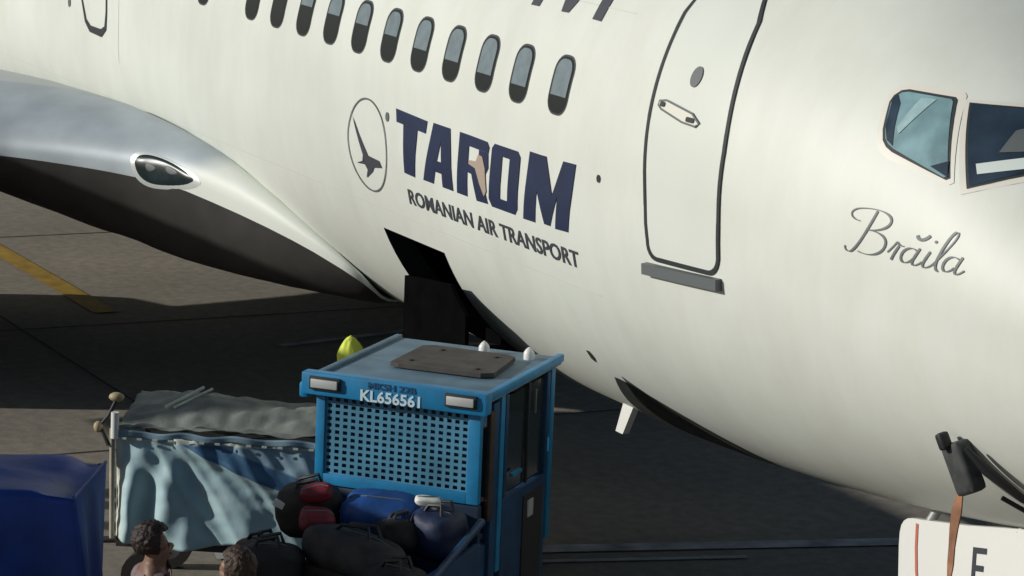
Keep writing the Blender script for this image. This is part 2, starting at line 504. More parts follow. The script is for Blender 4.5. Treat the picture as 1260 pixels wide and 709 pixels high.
def rrect(cx, cz, wx, hz, r, n=5):
    pts = []
    for (sx, sz, a0) in ((1, 1, 0), (-1, 1, 90), (-1, -1, 180), (1, -1, 270)):
        for k in range(n + 1):
            a = R(a0 + 90 * k / n)
            pts.append((cx + sx * (wx / 2 - r) + r * math.cos(a), cz + sz * (hz / 2 - r) + r * math.sin(a)))
    return pts

# faint skin joints
for zz in (-.86, .93):
    conform('skin_joint', stroke_polys([(-16 + .5 * k, zz) for k in range(33)] + [(.6, zz)], .007), M['seam'], .0025)
for xx in (-8.0,):
    conform('skin_joint', stroke_polys([(xx, 1.3 - .1 * k) for k in range(27 if xx > -1 else (22 if xx > -2 else 19))], .007), M['seam'], .0022)
# passenger windows
WX = [0.0, -0.508, -1.016, -1.524, -2.032, -2.54, -3.048, -3.556, -4.064, -4.572, -5.08, -6.096, -6.604, -7.112]
for k, X in enumerate(WX):
    X = X + (0.045 if k == 0 else 0)
    rim = conform('window', [rrect(X, .41, .262, .385, .105)], M['rim'], 0.003)
    conform('pane', [rrect(X, .41, .235, .36, .095)], M['pane_dark'], 0.0055, rim)
    frac = [.70, .72, .70, .64, .60, .5, .45, .42, .4, .4, .35, .3, .3, .3][k]
    top, bot = .41 + .172, .41 + .172 - .345 * frac
    pts = [p for p in rrect(X, .41, .205, .33, .08) if p[1] > bot]
    pts = sorted(pts, key=lambda p: math.atan2(p[1] - (bot + .05), p[0] - X))
    sh = [(X + .1025, bot)] + [p for p in pts] + [(X - .1025, bot)]
    conform('window_shade', [sh], M['shade'], 0.0075, rim)

# service door
LX = lambda z: 1.275 - .13 * (z + .49) + .02 * max(0, z - .3)
RX = lambda z: 2.02 - .055 * (z + .46) - .20 * max(0, z - .25) ** 1.35
def door_outline():
    pts = []
    zb_, zt_ = -.475, 1.20
    rr = .10
    for k in range(7):
        a = R(180 + 90 * k / 6); pts.append((LX(zb_) + rr + rr * math.cos(a), zb_ + rr + rr * math.sin(a)))
    for k in range(7):
        a = R(270 + 90 * k / 6); pts.append((RX(zb_) - rr + rr * math.cos(a), zb_ + rr + rr * math.sin(a) + .02))
    for k in range(1, 14):
        z = zb_ + rr + (zt_ - .1 - zb_ - rr) * k / 14; pts.append((RX(z), z + .02))
    pts.append((RX(zt_) - .07, zt_)); pts.append((LX(zt_) + .07, zt_))
    for k in range(13, 0, -1):
        z = zb_ + rr + (zt_ - .1 - zb_ - rr) * k / 14; pts.append((LX(z), z))
    return pts
DO = door_outline()
sdoor = conform('service_door', [DO], M['door_white'], 0.005)
conform('door_seal', stroke_polys(DO, .029, True), M['seal'], 0.009, sdoor)
conform('peephole', [[(1.515 + .052 * math.cos(2 * PI * k / 18), .656 + .062 * math.sin(2 * PI * k / 18)) for k in range(18)]], M['grey_trim'], 0.012, sdoor)
hd = conform('door_handle', [[(1.24, .475), (1.31, .487), (1.60, .447), (1.69, .40), (1.66, .378), (1.52, .385), (1.28, .43), (1.24, .45)]], M['cream'], 0.014, sdoor)
for q in (rrect(1.285, .46, .05, .03, .012, 3), rrect(1.60, .408, .085, .03, .012, 3)):
    conform('handle_recess', [q], M['seal'], 0.02, sdoor)
conform('handle_edge', stroke_polys([(1.24, .475), (1.31, .487), (1.60, .447), (1.69, .40), (1.66, .378), (1.52, .385), (1.28, .43), (1.24, .45)], .012, True), M['grey_trim'], 0.017, sdoor)
def sill():
    bm = bmesh.new()
    n = 10
    prev = None
    for k in range(n + 1):
        X = 1.255 + (2.05 - 1.255) * k / n
        z0 = -.515 + .045 * k / n
        ring = [bm.verts.new(skin_pt(X, z0, .002)), bm.verts.new(skin_pt(X, z0, .045)), bm.verts.new(skin_pt(X, z0 - .065, .05)), bm.verts.new(skin_pt(X, z0 - .075, .002))]
        if prev:
            for q in range(4): bm.faces.new((prev[q], prev[(q + 1) % 4], ring[(q + 1) % 4], ring[q]))
        else: bm.faces.new(ring[::-1])
        prev = ring
    bm.faces.new(prev)
    obj('door_sill', bm, M['grey_trim'], plane)
sill()

# emergency exit outline
ex = [(-8.95, .45), (-8.93, -.06), (-8.83, -.23), (-8.71, -.29), (-8.42, -.295), (-8.32, -.24), (-8.30, -.1), (-8.31, .45)]
conform('exit_outline', stroke_polys(ex, [.02, .03, .04, .06, .07, .05, .03, .02]), M['seal'], 0.006)
conform('static_port', [[(-9.27 + .035 * math.cos(k * PI / 5), -.12 + .045 * math.sin(k * PI / 5)) for k in range(10)]], M['grey_trim'], 0.005)
conform('static_port', [[(.666 + .024 * math.cos(k * PI / 5), -.093 + .026 * math.sin(k * PI / 5)) for k in range(10)]], M['seal'], 0.005)
conform('static_port', [[(-2.46 + .03 * math.cos(k * PI / 5), -.16 + .035 * math.sin(k * PI / 5)) for k in range(10)]], M['grey_trim'], 0.005)
conform('damage_mark', [[(-.03, -1.36), (.01, -1.355), (.03, -1.40), (.0, -1.44), (-.035, -1.42)]], M['dark_patch'], 0.005)

# TAROM lettering: outlines in (X, z); tops lean forward
ZT, ZB = -.090, -.516
def P(xb, xt, f):      # point at height fraction f (0 base, 1 top) on a leaning edge
    return (xb + (xt - xb) * f, ZB + (ZT - ZB) * f)
def strip(a, b, c, d): return [a, b, c, d]
T = [[(-2.315, -.078), (-1.80, -.094), (-1.822, -.185), (-2.30, -.172)], [(-2.185, -.174), (-1.955, -.181), (-2.0, -.522), (-2.172, -.516)]]
A_ = [[P(-1.86, -1.70, 0), P(-1.86, -1.70, 1), P(-1.56, -1.56, 1), (-1.575, -.20), P(-1.695, -1.60, 0)],
      [(-1.575, -.20), P(-1.56, -1.56, 1), P(-1.385, -1.435, 1), P(-1.385, -1.435, 0), P(-1.55, -1.545, 0)],
      [(-1.63, -.345), (-1.545, -.345), (-1.535, -.425), (-1.655, -.425)]]
R_ = [[P(-1.325, -1.285, 0), P(-1.325, -1.285, 1), P(-1.165, -1.135, 1), P(-1.165, -1.135, 0)],
      [(-1.137, -.09), (-.87, -.095), (-.835, -.13), (-.85, -.17), (-1.14, -.165)],
      [(-.985, -.168), (-.85, -.17), (-.842, -.27), (-.875, -.31), (-.99, -.29)],
      [(-1.15, -.285), (-.99, -.29), (-.875, -.31), (-1.0, -.355), (-1.15, -.345)],
      [(-1.09, -.347), (-.93, -.335), (-.855, -.514), (-1.02, -.520)]]
O_ = [[(-.835, -.47), (-.795, -.125), (-.64, -.16), (-.665, -.445)], [(-.795, -.125), (-.755, -.09), (-.42, -.09), (-.38, -.125), (-.53, -.16), (-.64, -.16)],
      [(-.38, -.125), (-.415, -.475), (-.56, -.445), (-.53, -.16)], [(-.415, -.475), (-.455, -.518), (-.79, -.520), (-.835, -.47), (-.665, -.445), (-.56, -.445)]]
M_ = [[(-.335, -.522), (-.25, -.062), (-.10, -.062), (-.165, -.518)], [(-.10, -.062), (-.02, -.06), (.075, -.30), (.045, -.505), (-.035, -.505), (-.135, -.30)],
      [(.075, -.30), (.21, -.055), (.27, -.053), (.13, -.33), (.045, -.505)], [(.21, -.055), (.375, -.050), (.288, -.502), (.115, -.510), (.165, -.20)]]
for l in (T, A_, R_, O_, M_):
    conform('letter', l, M['navy'], 0.0045)
conform('letter_patch', [[(-.99, -.20), (-.93, -.205), (-.885, -.28), (-.865, -.43), (-.90, -.47), (-.96, -.40), (-1.03, -.30), (-1.13, -.285), (-1.13, -.26), (-1.02, -.25)]], M['tan_patch'], 0.008)  # tan patch laid over the letter

def text_bm(body, width, height, bold=0.0, shear=0.0):
    cu = bpy.data.curves.new('txt', 'FONT')
    cu.body = body; cu.size = 1.0; cu.offset = bold; cu.shear = shear; cu.resolution_u = 3
    o = bpy.data.objects.new('txt', cu); COL.objects.link(o)
    dg = bpy.context.evaluated_depsgraph_get()
    me = bpy.data.meshes.new_from_object(o.evaluated_get(dg))
    bm = bmesh.new(); bm.from_mesh(me)
    bpy.data.objects.remove(o); bpy.data.meshes.remove(me); bpy.data.curves.remove(cu)
    x0 = min(v.co.x for v in bm.verts); x1 = max(v.co.x for v in bm.verts)
    y0 = min(v.co.y for v in bm.verts); y1 = max(v.co.y for v in bm.verts)
    for v in bm.verts:
        v.co = Vector(((v.co.x - x0) / (x1 - x0) * width, 0, (v.co.y - y0) / (y1 - y0) * height))
    return bm
bm = text_bm('ROMANIAN AIR TRANSPORT', 2.545, .112, bold=0.02)
for v in bm.verts:
    v.co.x += -2.155; v.co.z += -.738 + .006 * (v.co.x + 2.155)
conform_bm('lettering', bm, M['dark_letter'], 0.0045)['kind'] = 'stuff'

# title letter above the windows: only its feet are in the picture
BT = [[(-.70, .838), (-.585, .84), (-.50, 1.75), (-.62, 1.75)], [(-.275, .842), (-.18, .845), (-.34, 1.75), (-.50, 1.75)],
      [(-.275, .842), (-.18, .845), (.28, 1.75), (.12, 1.75)], [(.143, .842), (.257, .840), (.30, 1.75), (.15, 1.75)]]
BT = [[(x, min(z, 1.55)) for x, z in q] for q in BT]
conform('title_letter', BT, M['dark_letter'], 0.0045)

# oval emblem with a bird
def ell(cx, cz, rx, rz, n=48, tilt=0.0):
    return [(cx + rx * math.cos(2 * PI * k / n) * math.cos(tilt) - rz * math.sin(2 * PI * k / n) * math.sin(tilt),
             cz + rx * math.cos(2 * PI * k / n) * math.sin(tilt) + rz * math.sin(2 * PI * k / n) * math.cos(tilt)) for k in range(n)]
emb = conform('emblem_ring', stroke_polys(ell(-2.80, -.415, .335, .335, tilt=0),   .013, True), M['grey_trim'], 0.005)
bird = [(-3.06, -.235), (-2.79, -.49), (-2.60, -.50), (-2.56, -.545), (-2.70, -.565), (-2.735, -.60), (-2.86, -.665), (-2.82, -.60), (-2.86, -.565), (-3.0, -.575), (-2.86, -.535), (-2.88, -.50)]
conform('bird', [[bird[0], bird[1], bird[11]], [bird[1], bird[2], bird[3], bird[4], bird[5]], [bird[1], bird[5], bird[7], bird[8], bird[11]],
                 [bird[5], bird[6], bird[7]], [bird[8], bird[9], bird[10], bird[11]]], M['dark_letter'], 0.005, emb)

# "Braila" in script with breve on the first a
def bez(p, n=10):
    out = []
    for i in range(0, len(p) - 3, 3):
        for k in range(n if i + 3 < len(p) - 1 else n + 1):
            t = k / n
            a, b, c, d = (Vector(q) for q in p[i:i + 4])
            out.append(tuple(a * (1 - t) ** 3 + b * 3 * t * (1 - t) ** 2 + c * 3 * t * t * (1 - t) + d * t ** 3))
    return out
def script():
    polys = []
    def st(ctrl, w0, w1, swell=True):
        pts = bez(ctrl)
        n = len(pts)
        ws = []
        for i in range(n):
            d = Vector(pts[min(i + 1, n - 1)]) - Vector(pts[max(i - 1, 0)])
            s_ = abs(d.normalized().y) if d.length else 0
            down = 1.0 if d.y < 0 else .45
            ws.append(w0 + (w1 - w0) * s_ ** 2 * down)
        q = [(3.135 + x * .845, -.105 + y * .26) for x, y in pts]
        polys.extend(stroke_polys(q, ws))
    a, b = .005, .016
    # B: stem, bowls, flourish
    st([(.23, .98), (.20, .70), (.14, .25), (.07, .05), (.04, -.03), (-.01, .02), (0, .12)], a, b)
    st([(.10, .70), (.02, .70), (-.03, .85), (.06, .95), (.16, 1.03), (.33, 1.04), (.36, .86), (.38, .70), (.28, .56), (.18, .55)], a, b)
    st([(.18, .55), (.30, .57), (.37, .46), (.35, .28), (.33, .08), (.22, -.02), (.12, .06)], a, b)
    # r
    st([(.38, .18), (.42, .30), (.44, .40), (.45, .44), (.46, .38), (.50, .36), (.51, .38)], a, b)
    st([(.47, .36), (.45, .25), (.43, .14), (.42, .04)], a, b)
    # a with breve
    st([(.62, .34), (.58, .42), (.51, .34), (.50, .18), (.49, .03), (.55, -.02), (.60, .16)], a, b)
    st([(.645, .40), (.62, .25), (.59, .10), (.60, .06), (.61, .0), (.65, .05), (.68, .14)], a, b)
    st([(.60, .66), (.61, .55), (.66, .55), (.70, .70)], .016, .02)
    # i
    st([(.73, .38), (.71, .25), (.68, .12), (.69, .06), (.70, .0), (.74, .05), (.77, .14)], a, b)
    polys.append([(3.135 + .845 * (.755 + .012 * math.cos(k)), -.105 + .26 * (.60 + .035 * math.sin(k))) for k in range(6)])
    # l
    st([(.77, .14), (.84, .40), (.92, .75), (.90, .86), (.87, .92), (.84, .70), (.80, .30), (.78, .12), (.79, .0), (.83, .02), (.87, .14)], a, b)
    # a
    st([(.96, .34), (.92, .42), (.86, .34), (.85, .18), (.84, .03), (.89, -.02), (.94, .16)], a, b)
    st([(.985, .40), (.965, .25), (.94, .10), (.95, .06), (.96, .0), (.99, .05), (1.02, .14)], a, b)
    conform('name_script', polys, M['script'], 0.0045, step=.05)['kind'] = 'stuff'
script()

# cockpit side windows
def cockpit(name, poly, m, grow, base):
    c = Vector((sum(p[0] for p in poly) / len(poly), sum(p[1] for p in poly) / len(poly)))
    def big(g): return [tuple(c + (Vector(p) - c) + (Vector(p) - c).normalized() * g) for p in poly]
    fr = conform('cockpit_window', [big(.045)], M['cream'], 0.003)
    conform('window_seal', [big(.006)], M['seal'], 0.006, fr)
    conform('pane', [big(-.012)], m, 0.009, fr)
    return fr
PA = [(3.165, .795), (3.125, .785), (3.10, .755), (3.098, .72), (3.155, .58), (3.19, .525), (3.23, .495), (3.28, .475), (3.68, .378), (3.70, .39), (3.46, .775), (3.44, .787)]
PB = [(3.54, .772), (3.83, .352), (4.10, .47), (4.30, .62), (4.10, .78)]
fa = cockpit('cockpit_window', PA, M['teal_glass'], .05, 0)
for q in ([(3.12, .765), (3.105, .74), (3.165, .59), (3.215, .525), (3.27, .50), (3.22, .60), (3.17, .72)], [(3.56, .43), (3.69, .388), (3.65, .47)]):
    conform('reflection_dark_edge', [q], M['navy_glass'], 0.012, fa)  # dark ends of the pane's reflection, painted as patches
conform('glare_strip', [[(3.235, .60), (3.27, .565), (3.36, .765), (3.27, .765)]], M['glare'], 0.0125, fa)  # glare on the pane, painted as a pale strip
fb = cockpit('cockpit_window', PB, M['navy_glass'], .05, 0)
conform('chart_sheet', [[(3.80, .475), (3.84, .425), (4.06, .485), (4.04, .545)]], M['paper'], 0.012, fb)
conform('headrest', [[(3.87, .545), (4.02, .57), (4.08, .68), (4.0, .74), (3.86, .66)]], M['grey_trim'], 0.0115, fb)

def glove_material():
    m = mat('glove_paint', (0.725, 0.755, 0.70), 0.52, coat=0.0)
    t = m.node_tree; b = t.nodes['Principled BSDF']
    tc = t.nodes.new('ShaderNodeTexCoord'); sx = t.nodes.new('ShaderNodeSeparateXYZ')
    t.links.new(tc.outputs['Object'], sx.inputs[0])
    k = t.nodes.new('ShaderNodeMath'); k.operation = 'MULTIPLY_ADD'; k.inputs[1].default_value = -1.6; k.inputs[2].default_value = 3.55
    t.links.new(sx.outputs['Z'], k.inputs[0])
    a = t.nodes.new('ShaderNodeMath'); a.operation = 'ADD'
    t.links.new(sx.outputs['X'], a.inputs[0]); t.links.new(k.outputs[0], a.inputs[1])
    mr = t.nodes.new('ShaderNodeMapRange'); mr.inputs['From Min'].default_value = -6.15; mr.inputs['From Max'].default_value = -5.75
    t.links.new(a.outputs[0], mr.inputs['Value'])
    n = t.nodes.new('ShaderNodeTexNoise'); n.inputs['Scale'].default_value = 2.2; n.inputs['Detail'].default_value = 4
    t.links.new(tc.outputs['Object'], n.inputs['Vector'])
    g = t.nodes.new('ShaderNodeValToRGB')
    g.color_ramp.elements[0].position = .3; g.color_ramp.elements[1].position = .7
    g.color_ramp.elements[0].color = (.36, .41, .45, 1); g.color_ramp.elements[1].color = (.50, .56, .60, 1)
    t.links.new(n.outputs['Fac'], g.inputs['Fac'])
    mx = t.nodes.new('ShaderNodeMix'); mx.data_type = 'RGBA'
    t.links.new(mr.outputs[0], mx.inputs['Factor']); t.links.new(g.outputs[0], mx.inputs['A']); mx.inputs['B'].default_value = (.725, .755, .70, 1)
    t.links.new(mx.outputs['Result'], b.inputs['Base Color'])
    iv = t.nodes.new('ShaderNodeMath'); iv.operation = 'MULTIPLY_ADD'; iv.inputs[1].default_value = -.12; iv.inputs[2].default_value = .12
    t.links.new(mr.outputs[0], iv.inputs[0]); t.links.new(iv.outputs[0], b.inputs['Metallic'])
    return m
M['glove'] = glove_material()
# wing, glove and fairing: sections from the belly outwards
WS = [  # y, Xle, zle, chord, up, down, nose length up, nose length down
    (-0.6, -4.6, -1.96, 9.0, .03, .06, 1.0, .9),
    (-1.0, -4.2, -1.885, 9.4, .03, .12, 1.6, 1.2),
    (-1.3, -4.05, -1.665, 9.6, .14, .31, 2.0, 1.5),
    (-1.55, -4.42, -1.455, 9.4, .34, .52, 2.4, 1.6),
    (-1.75, -4.90, -1.32, 9.1, .42, .63, 2.0, 1.4),
    (-1.95, -5.58, -1.215, 8.5, .42, .70, 1.9, 1.25),
    (-2.15, -6.14, -1.15, 7.9, .40, .70, 1.8, 1.15),
    (-2.6, -6.87, -1.13, 7.1, .40, .58, 1.7, 1.0),
    (-3.1, -7.48, -1.135, 6.4, .38, .42, 1.6, .9),
    (-4.83, -8.75, -0.98, 4.9, .33, .30, 1.3, .8),
    (-8.0, -10.35, -0.68, 3.4, .24, .20, .9, .6),
    (-14.4, -13.55, -.05, 1.5, .11, .09, .5, .35)]
def wing_sections():
    n = len(WS)
    ys = [-r[0] for r in WS]
    F = [_pchip(ys, [r[k] for r in WS]) for k in range(1, 8)]
    yy = []
    for a, b in zip(ys, ys[1:]):
        m = max(2, int((b - a) / .09) if a < 3 else 8)
        yy += [a + (b - a) * k / m for k in range(m)]
    yy.append(ys[-1])
    return yy, F
NU, NL = 12, 12
def wing_pts(y, F, sgn):
    X, z, c, tu, tl, nu, nl = [f(y) for f in F]
    pts = []
    up, lo = [], []
    for k in range(NU + 1):
        a = PI / 2 * k / NU
        up.append((X - nu * (1 - math.cos(a)), z + tu * math.sin(a)))
    for k in range(1, NL + 1):
        a = PI / 2 * k / NL
        lo.append((X - nl * (1 - math.cos(a)), z - tl * math.sin(a)))
    xe, ze = X - c, z - .02
    up += [(X - nu + (xe - X + nu) * t, z + tu + (ze - z - tu) * t ** 1.4) for t in (.25, .5, .75, 1)]
    lo += [(X - nl + (xe - X + nl) * t, z - tl + (ze - .02 - z + tl) * t ** 1.4) for t in (.25, .5, .75, 1)]
    allp = up[::-1] + lo
    return [Vector((px, sgn * y, pz + ZC)) for px, pz in allp]
LE = NU + 4
def wing_part(name, i0, i1, y0, y1, m, sgn):
    yy, F = wing_sections()
    rows = [wing_pts(y, F, sgn) for y in yy if y0 - 1e-6 <= y <= y1 + 1e-6]
    vs, fs = [], []
    w_ = i1 - i0 + 1
    for r in rows: vs += r[i0:i1 + 1]
    for a in range(len(rows) - 1):
        for k in range(w_ - 1):
            q = [a * w_ + k, a * w_ + k + 1, (a + 1) * w_ + k + 1, (a + 1) * w_ + k]
            fs.append(q if sgn > 0 else q[::-1])
    return pyobj(name, vs, fs, m, plane, smooth=True)
def near_y(t):
    yy, _ = wing_sections()
    return min(yy, key=lambda q: abs(q - t))
YB = near_y(1.80)
NP = LE + NL + 4
SPL = LE + 1
for sgn in (-1, 1):
    wing_part('leading_edge', 4, SPL, .6, 14.4, M['glove'], sgn)
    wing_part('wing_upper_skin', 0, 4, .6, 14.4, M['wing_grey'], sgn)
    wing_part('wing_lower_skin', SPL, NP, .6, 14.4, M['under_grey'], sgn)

# landing light in the leading edge
def landing_light():
    yy, F = wing_sections()
    def surf(y, a):   # a: angle on the nose, positive up
        X, z, c, tu, tl, nu, nl = [f(y) for f in F]
        if a >= 0: return Vector((X - nu * (1 - math.cos(a)), -y, z + tu * math.sin(a) + ZC))
        return Vector((X - nl * (1 - math.cos(a)), -y, z + tl * math.sin(a) + ZC))
    def patch(name, cy, ca, ry, ra, off, m, parent, squash=.5):
        bm = bmesh.new()
        rings = []
        for q in range(0, 6):
            f = q / 5
            ring = []
            for k in range(36):
                t = 2 * PI * k / 36
                yk = cy - ry * f * math.cos(t) * (1 if math.cos(t) < 0 else 1.1)
                ak = ca + ra * f * math.sin(t) * (1 - squash * .45 * math.cos(t))
                e = .01
                p = surf(yk, ak)
                n_ = (surf(yk + e, ak) - surf(yk - e, ak)).cross(surf(yk, ak + e) - surf(yk, ak - e)).normalized()
                if n_.x < 0: n_ = -n_
                ring.append(bm.verts.new(p + n_ * off * (1 if q < 5 else .2)))
            rings.append(ring)
        bm.faces.new(rings[1])
        for a_, b_ in zip(rings[1:], rings[2:]):
            for k in range(36): bm.faces.new((a_[k], a_[(k + 1) % 36], b_[(k + 1) % 36], b_[k]))
        bmesh.ops.delete(bm, geom=rings[0], context='VERTS')
        return obj(name, bm, m, parent, smooth=True)
    r = patch('landing_light', 2.165, .06, .155, .27, .008, M['chrome'], plane)
    patch('lens', 2.165, .06, .138, .235, .016, M['lens'], r)
    patch('lamp_bulb', 2.11, .08, .03, .08, .02, M['grey_trim'], r)
    patch('lamp_bulb', 2.21, .05, .03, .08, .02, M['grey_trim'], r)
landing_light()

# engine
def engine(sgn):
    o = bmesh.new()
    c = (-3.6, sgn * 4.75, 1.14)
    add_lathe(o, [(-9.6, .55), (-8.8, .72), (-7.6, .92), (-6.5, .99), (-5.7, .985), (-5.2, .945)], 'X', c, 48)
    e = obj('engine', o, M['nacelle'], plane, smooth=True)
    l = bmesh.new()
    add_lathe(l, [(-5.2, .945), (-5.0, .905), (-4.93, .865), (-4.92, .83), (-4.97, .79), (-5.2, .76), (-5.6, .77)], 'X', c, 48)
    obj('inlet_lip', l, M['lip'], e, smooth=True)
    f = bmesh.new()
    add_lathe(f, [(-5.6, .77), (-5.65, .2), (-5.35, .12), (-5.2, .02)], 'X', c, 48)
    obj('fan', f, M['black'], e, smooth=True)
    p = bmesh.new()
    for (x0, z0), (x1, z1) in (((-5.9, 2.1), (-10.5, 2.75)),):
        pts = [(-8.1, 2.05), (-9.6, 2.62), (-12.2, 2.5), (-11.6, 1.6), (-9.1, 1.9)]
        a = [p.verts.new((x, sgn * 4.83 - .14, z)) for x, z in pts]
        b = [p.verts.new((x, sgn * 4.83 + .14, z)) for x, z in pts]
        p.faces.new(a); p.faces.new(b[::-1])
        for k in range(5): p.faces.new((a[k], b[k], b[(k + 1) % 5], a[(k + 1) % 5]))
    obj('pylon', p, M['nacelle'], e)
engine(-1); engine(1)

# landing gear
def wheel(parent, c, r, wd):
    b = bmesh.new()
    add_lathe(b, [(-wd / 2, r * .55), (-wd / 2, r * .9), (-wd * .3, r), (wd * .3, r), (wd / 2, r * .9), (wd / 2, r * .55), (wd * .3, r * .5), (wd * .3, .02), (-wd * .3, .02), (-wd * .3, r * .5), (-wd / 2, r * .55)], 'Y', c, 28)
    return obj('wheel', b, M['tyre'], parent, angle=40)
for (x, ys, r, wd, top) in ((2.55, (-.2, .2), .34, .2, 1.75), (-11.0, (-2.95, -2.3), .51, .33, 2.1), (-11.0, (2.3, 2.95), .51, .33, 2.1)):
    ym = sum(ys) / 2
    g = tube('landing_gear', [(x, ym, r), (x, ym, top)], .08, M['gear_metal'], plane, 12)
    for y in ys: wheel(g, (x, y, r), r, wd)
    tube('axle', [(x, ys[0], r), (x, ys[1], r)], .05, M['gear_metal'], g)

# nose gear door (starboard leaf), red line and letter
def gear_door(sgn):
    Y = -.55 * -sgn if sgn > 0 else -.55
    out = [(2.365, -2.62), (2.335, -2.35), (2.318, -2.14), (2.318, -2.06), (2.33, -2.01), (2.355, -1.975), (2.395, -1.95), (2.45, -1.936), (2.55, -1.92), (3.0, -1.835), (3.45, -1.735), (3.75, -1.67), (3.75, -2.62)]
    bm = bmesh.new()
    a = [bm.verts.new((x, Y - .02, z + ZC)) for x, z in out]
    b = [bm.verts.new((x, Y + .02, z + ZC)) for x, z in out]
    bm.faces.new(a); bm.faces.new(b[::-1])
    n = len(out)
    for k in range(n): bm.faces.new((a[k], b[k], b[(k + 1) % n], a[(k + 1) % n]))
    d = obj('nose_gear_door', bm, M['white_plain'], plane)
    tube('door_hinge', [(2.6, Y, 1.46), (2.6, Y * .8, 1.62)], .03, M['gear_metal'], d)
    tube('door_hinge', [(3.5, Y, 1.62), (3.5, Y * .8, 1.80)], .03, M['gear_metal'], d)
    if sgn < 0:
        def flat(name, polys, m):
            vs, fs = [], []
            for p_ in polys:
                fs.append(list(range(len(vs), len(vs) + len(p_)))); vs += [(x, Y - .024, z + ZC) for x, z in p_]
            return pyobj(name, vs, fs, m, d)
        flat('red_stripe', stroke_polys([(2.50, -1.955), (2.505, -2.1), (2.525, -2.25), (2.575, -2.42), (2.625, -2.6)], .026), M['red_line'])
        flat('door_letter', [[(3.085, -2.188), (3.085, -1.943), (3.120, -1.936), (3.120, -2.178)], [(3.120, -1.936), (3.220, -1.916), (3.220, -1.953), (3.120, -1.973)],
                             [(3.120, -2.043), (3.200, -2.028), (3.200, -2.065), (3.120, -2.080)], [(3.120, -2.143), (3.225, -2.123), (3.225, -2.160), (3.120, -2.178)]], M['dark_letter'])
gear_door(-1); gear_door(1)

# belly: drain mast and a dark patch laid on the skin
bm = bmesh.new()
tp_ = [(-1.06, -2.10, .20), (-1.30, -2.31, .10)]
a = [bm.verts.new((x, y, z + ZC)) for x, y, z in ((-.56, -.92, -1.88), (-.42, -.92, -1.88), (-.55, -.92, -2.10), (-.65, -.92, -2.10))]
b = [bm.verts.new((v.co.x, -.87, v.co.z)) for v in a]
bm.faces.new(a); bm.faces.new(b[::-1])
for k in range(4): bm.faces.new((a[k], b[k], b[(k + 1) % 4], a[(k + 1) % 4]))
obj('drain_mast', bm, M['white_plain'], plane)
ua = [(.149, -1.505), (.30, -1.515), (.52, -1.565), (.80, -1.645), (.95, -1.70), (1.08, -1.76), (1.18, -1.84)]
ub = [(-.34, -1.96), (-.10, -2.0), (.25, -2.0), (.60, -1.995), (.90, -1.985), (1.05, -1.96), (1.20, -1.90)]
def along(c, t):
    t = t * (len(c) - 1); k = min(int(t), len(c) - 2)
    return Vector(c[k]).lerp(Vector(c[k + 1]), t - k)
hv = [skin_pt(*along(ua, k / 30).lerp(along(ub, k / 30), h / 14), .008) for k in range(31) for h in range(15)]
pyobj('belly_dark_patch', hv, [(k * 15 + h, k * 15 + h + 1, (k + 1) * 15 + h + 1, (k + 1) * 15 + h) for k in range(30) for h in range(14)], M['dark_patch'], plane, smooth=True)

# ------------------------------------------------------------------ ground power plug on the nose
gp = thing('power_plug', 'grey power cable plug with a hanging orange strap on the nose of the white airliner', 'power plug', (3.95, -1.30, 2.2))
def world_local(root, p): return Vector(p) - root.location
bm = bmesh.new()
c0 = skin_pt(3.95, -1.13, .09)
rot = Matrix.Rotation(R(-24), 3, 'Y') @ Matrix.Rotation(R(12), 3, 'X')
add_box(bm, world_local(gp, c0), (.165, .11, .30), bev=.03, rot=rot)
obj('plug_body', bm, M['plug'], gp, angle=60)
bm = bmesh.new(); add_box(bm, world_local(gp, skin_pt(3.885, -1.0, .085)), (.055, .07, .10), bev=.02, rot=rot)
obj('plug_lug', bm, M['black'], gp, angle=60)
tube('power_cable', [world_local(gp, skin_pt(*q)) for q in ((4.08, -1.28, .08), (4.15, -1.38, .06), (4.25, -1.46, .05), (4.42, -1.53, .03))] , .014, M['black'], gp)
tube('cover_flap', [world_local(gp, skin_pt(*q)) for q in ((4.02, -1.02, .07), (4.10, -1.13, .07), (4.20, -1.28, .055), (4.29, -1.37, .045))], [.015, .032, .022, .005], M['black'], gp)
p0 = skin_pt(3.90, -1.26, .14)
bm = bmesh.new()
prev = None
for k in range(13):
    z = p0.z - k * .1
    x = p0.x - .02 - .012 * math.sin(k * .9) - .004 * k; y = p0.y - .03 - .02 * k * .3
    wv = .026 * (1 + .25 * math.sin(k * 1.7)); tw = .5 * math.sin(k * .8)
    a = [bm.verts.new(world_local(gp, (x - wv * math.cos(tw), y - wv * math.sin(tw) + o_, z))) for o_ in (-.004, .004)]
    b = [bm.verts.new(world_local(gp, (x + wv * math.cos(tw), y + wv * math.sin(tw) + o_, z))) for o_ in (-.004, .004)]
    ring = [a[0], b[0], b[1], a[1]]
    if prev:
        for q in range(4): bm.faces.new((prev[q], prev[(q + 1) % 4], ring[(q + 1) % 4], ring[q]))
    else: bm.faces.new(ring)
    prev = ring
bm.faces.new(prev[::-1])
obj('strap', bm, M['strap'], gp)

# ------------------------------------------------------------------ blue cab vehicle
TY = R(42)
e1 = Vector((math.cos(TY), math.sin(TY), 0)); e2 = Vector((-math.sin(TY), math.cos(TY), 0))
TO = Vector((0.98, -2.75, 0)) - e1 * .565
tug = thing('ramp_tractor', 'blue ramp tractor with a mesh guarded cab, parked under the airliner belly', 'ramp tractor', TO, TY)
BL, DK = M['tug_blue'], M['tug_dark']
W2, DP = .565, 1.24
# corner posts
for x, y in ((-W2 + .035, .05), (W2 - .035, .30), (-W2 + .035, DP - .05), (W2 - .035, DP - .05)):
    box('post', (x, y, 1.40), (.07, .07, 1.14), BL, tug, bev=.008)
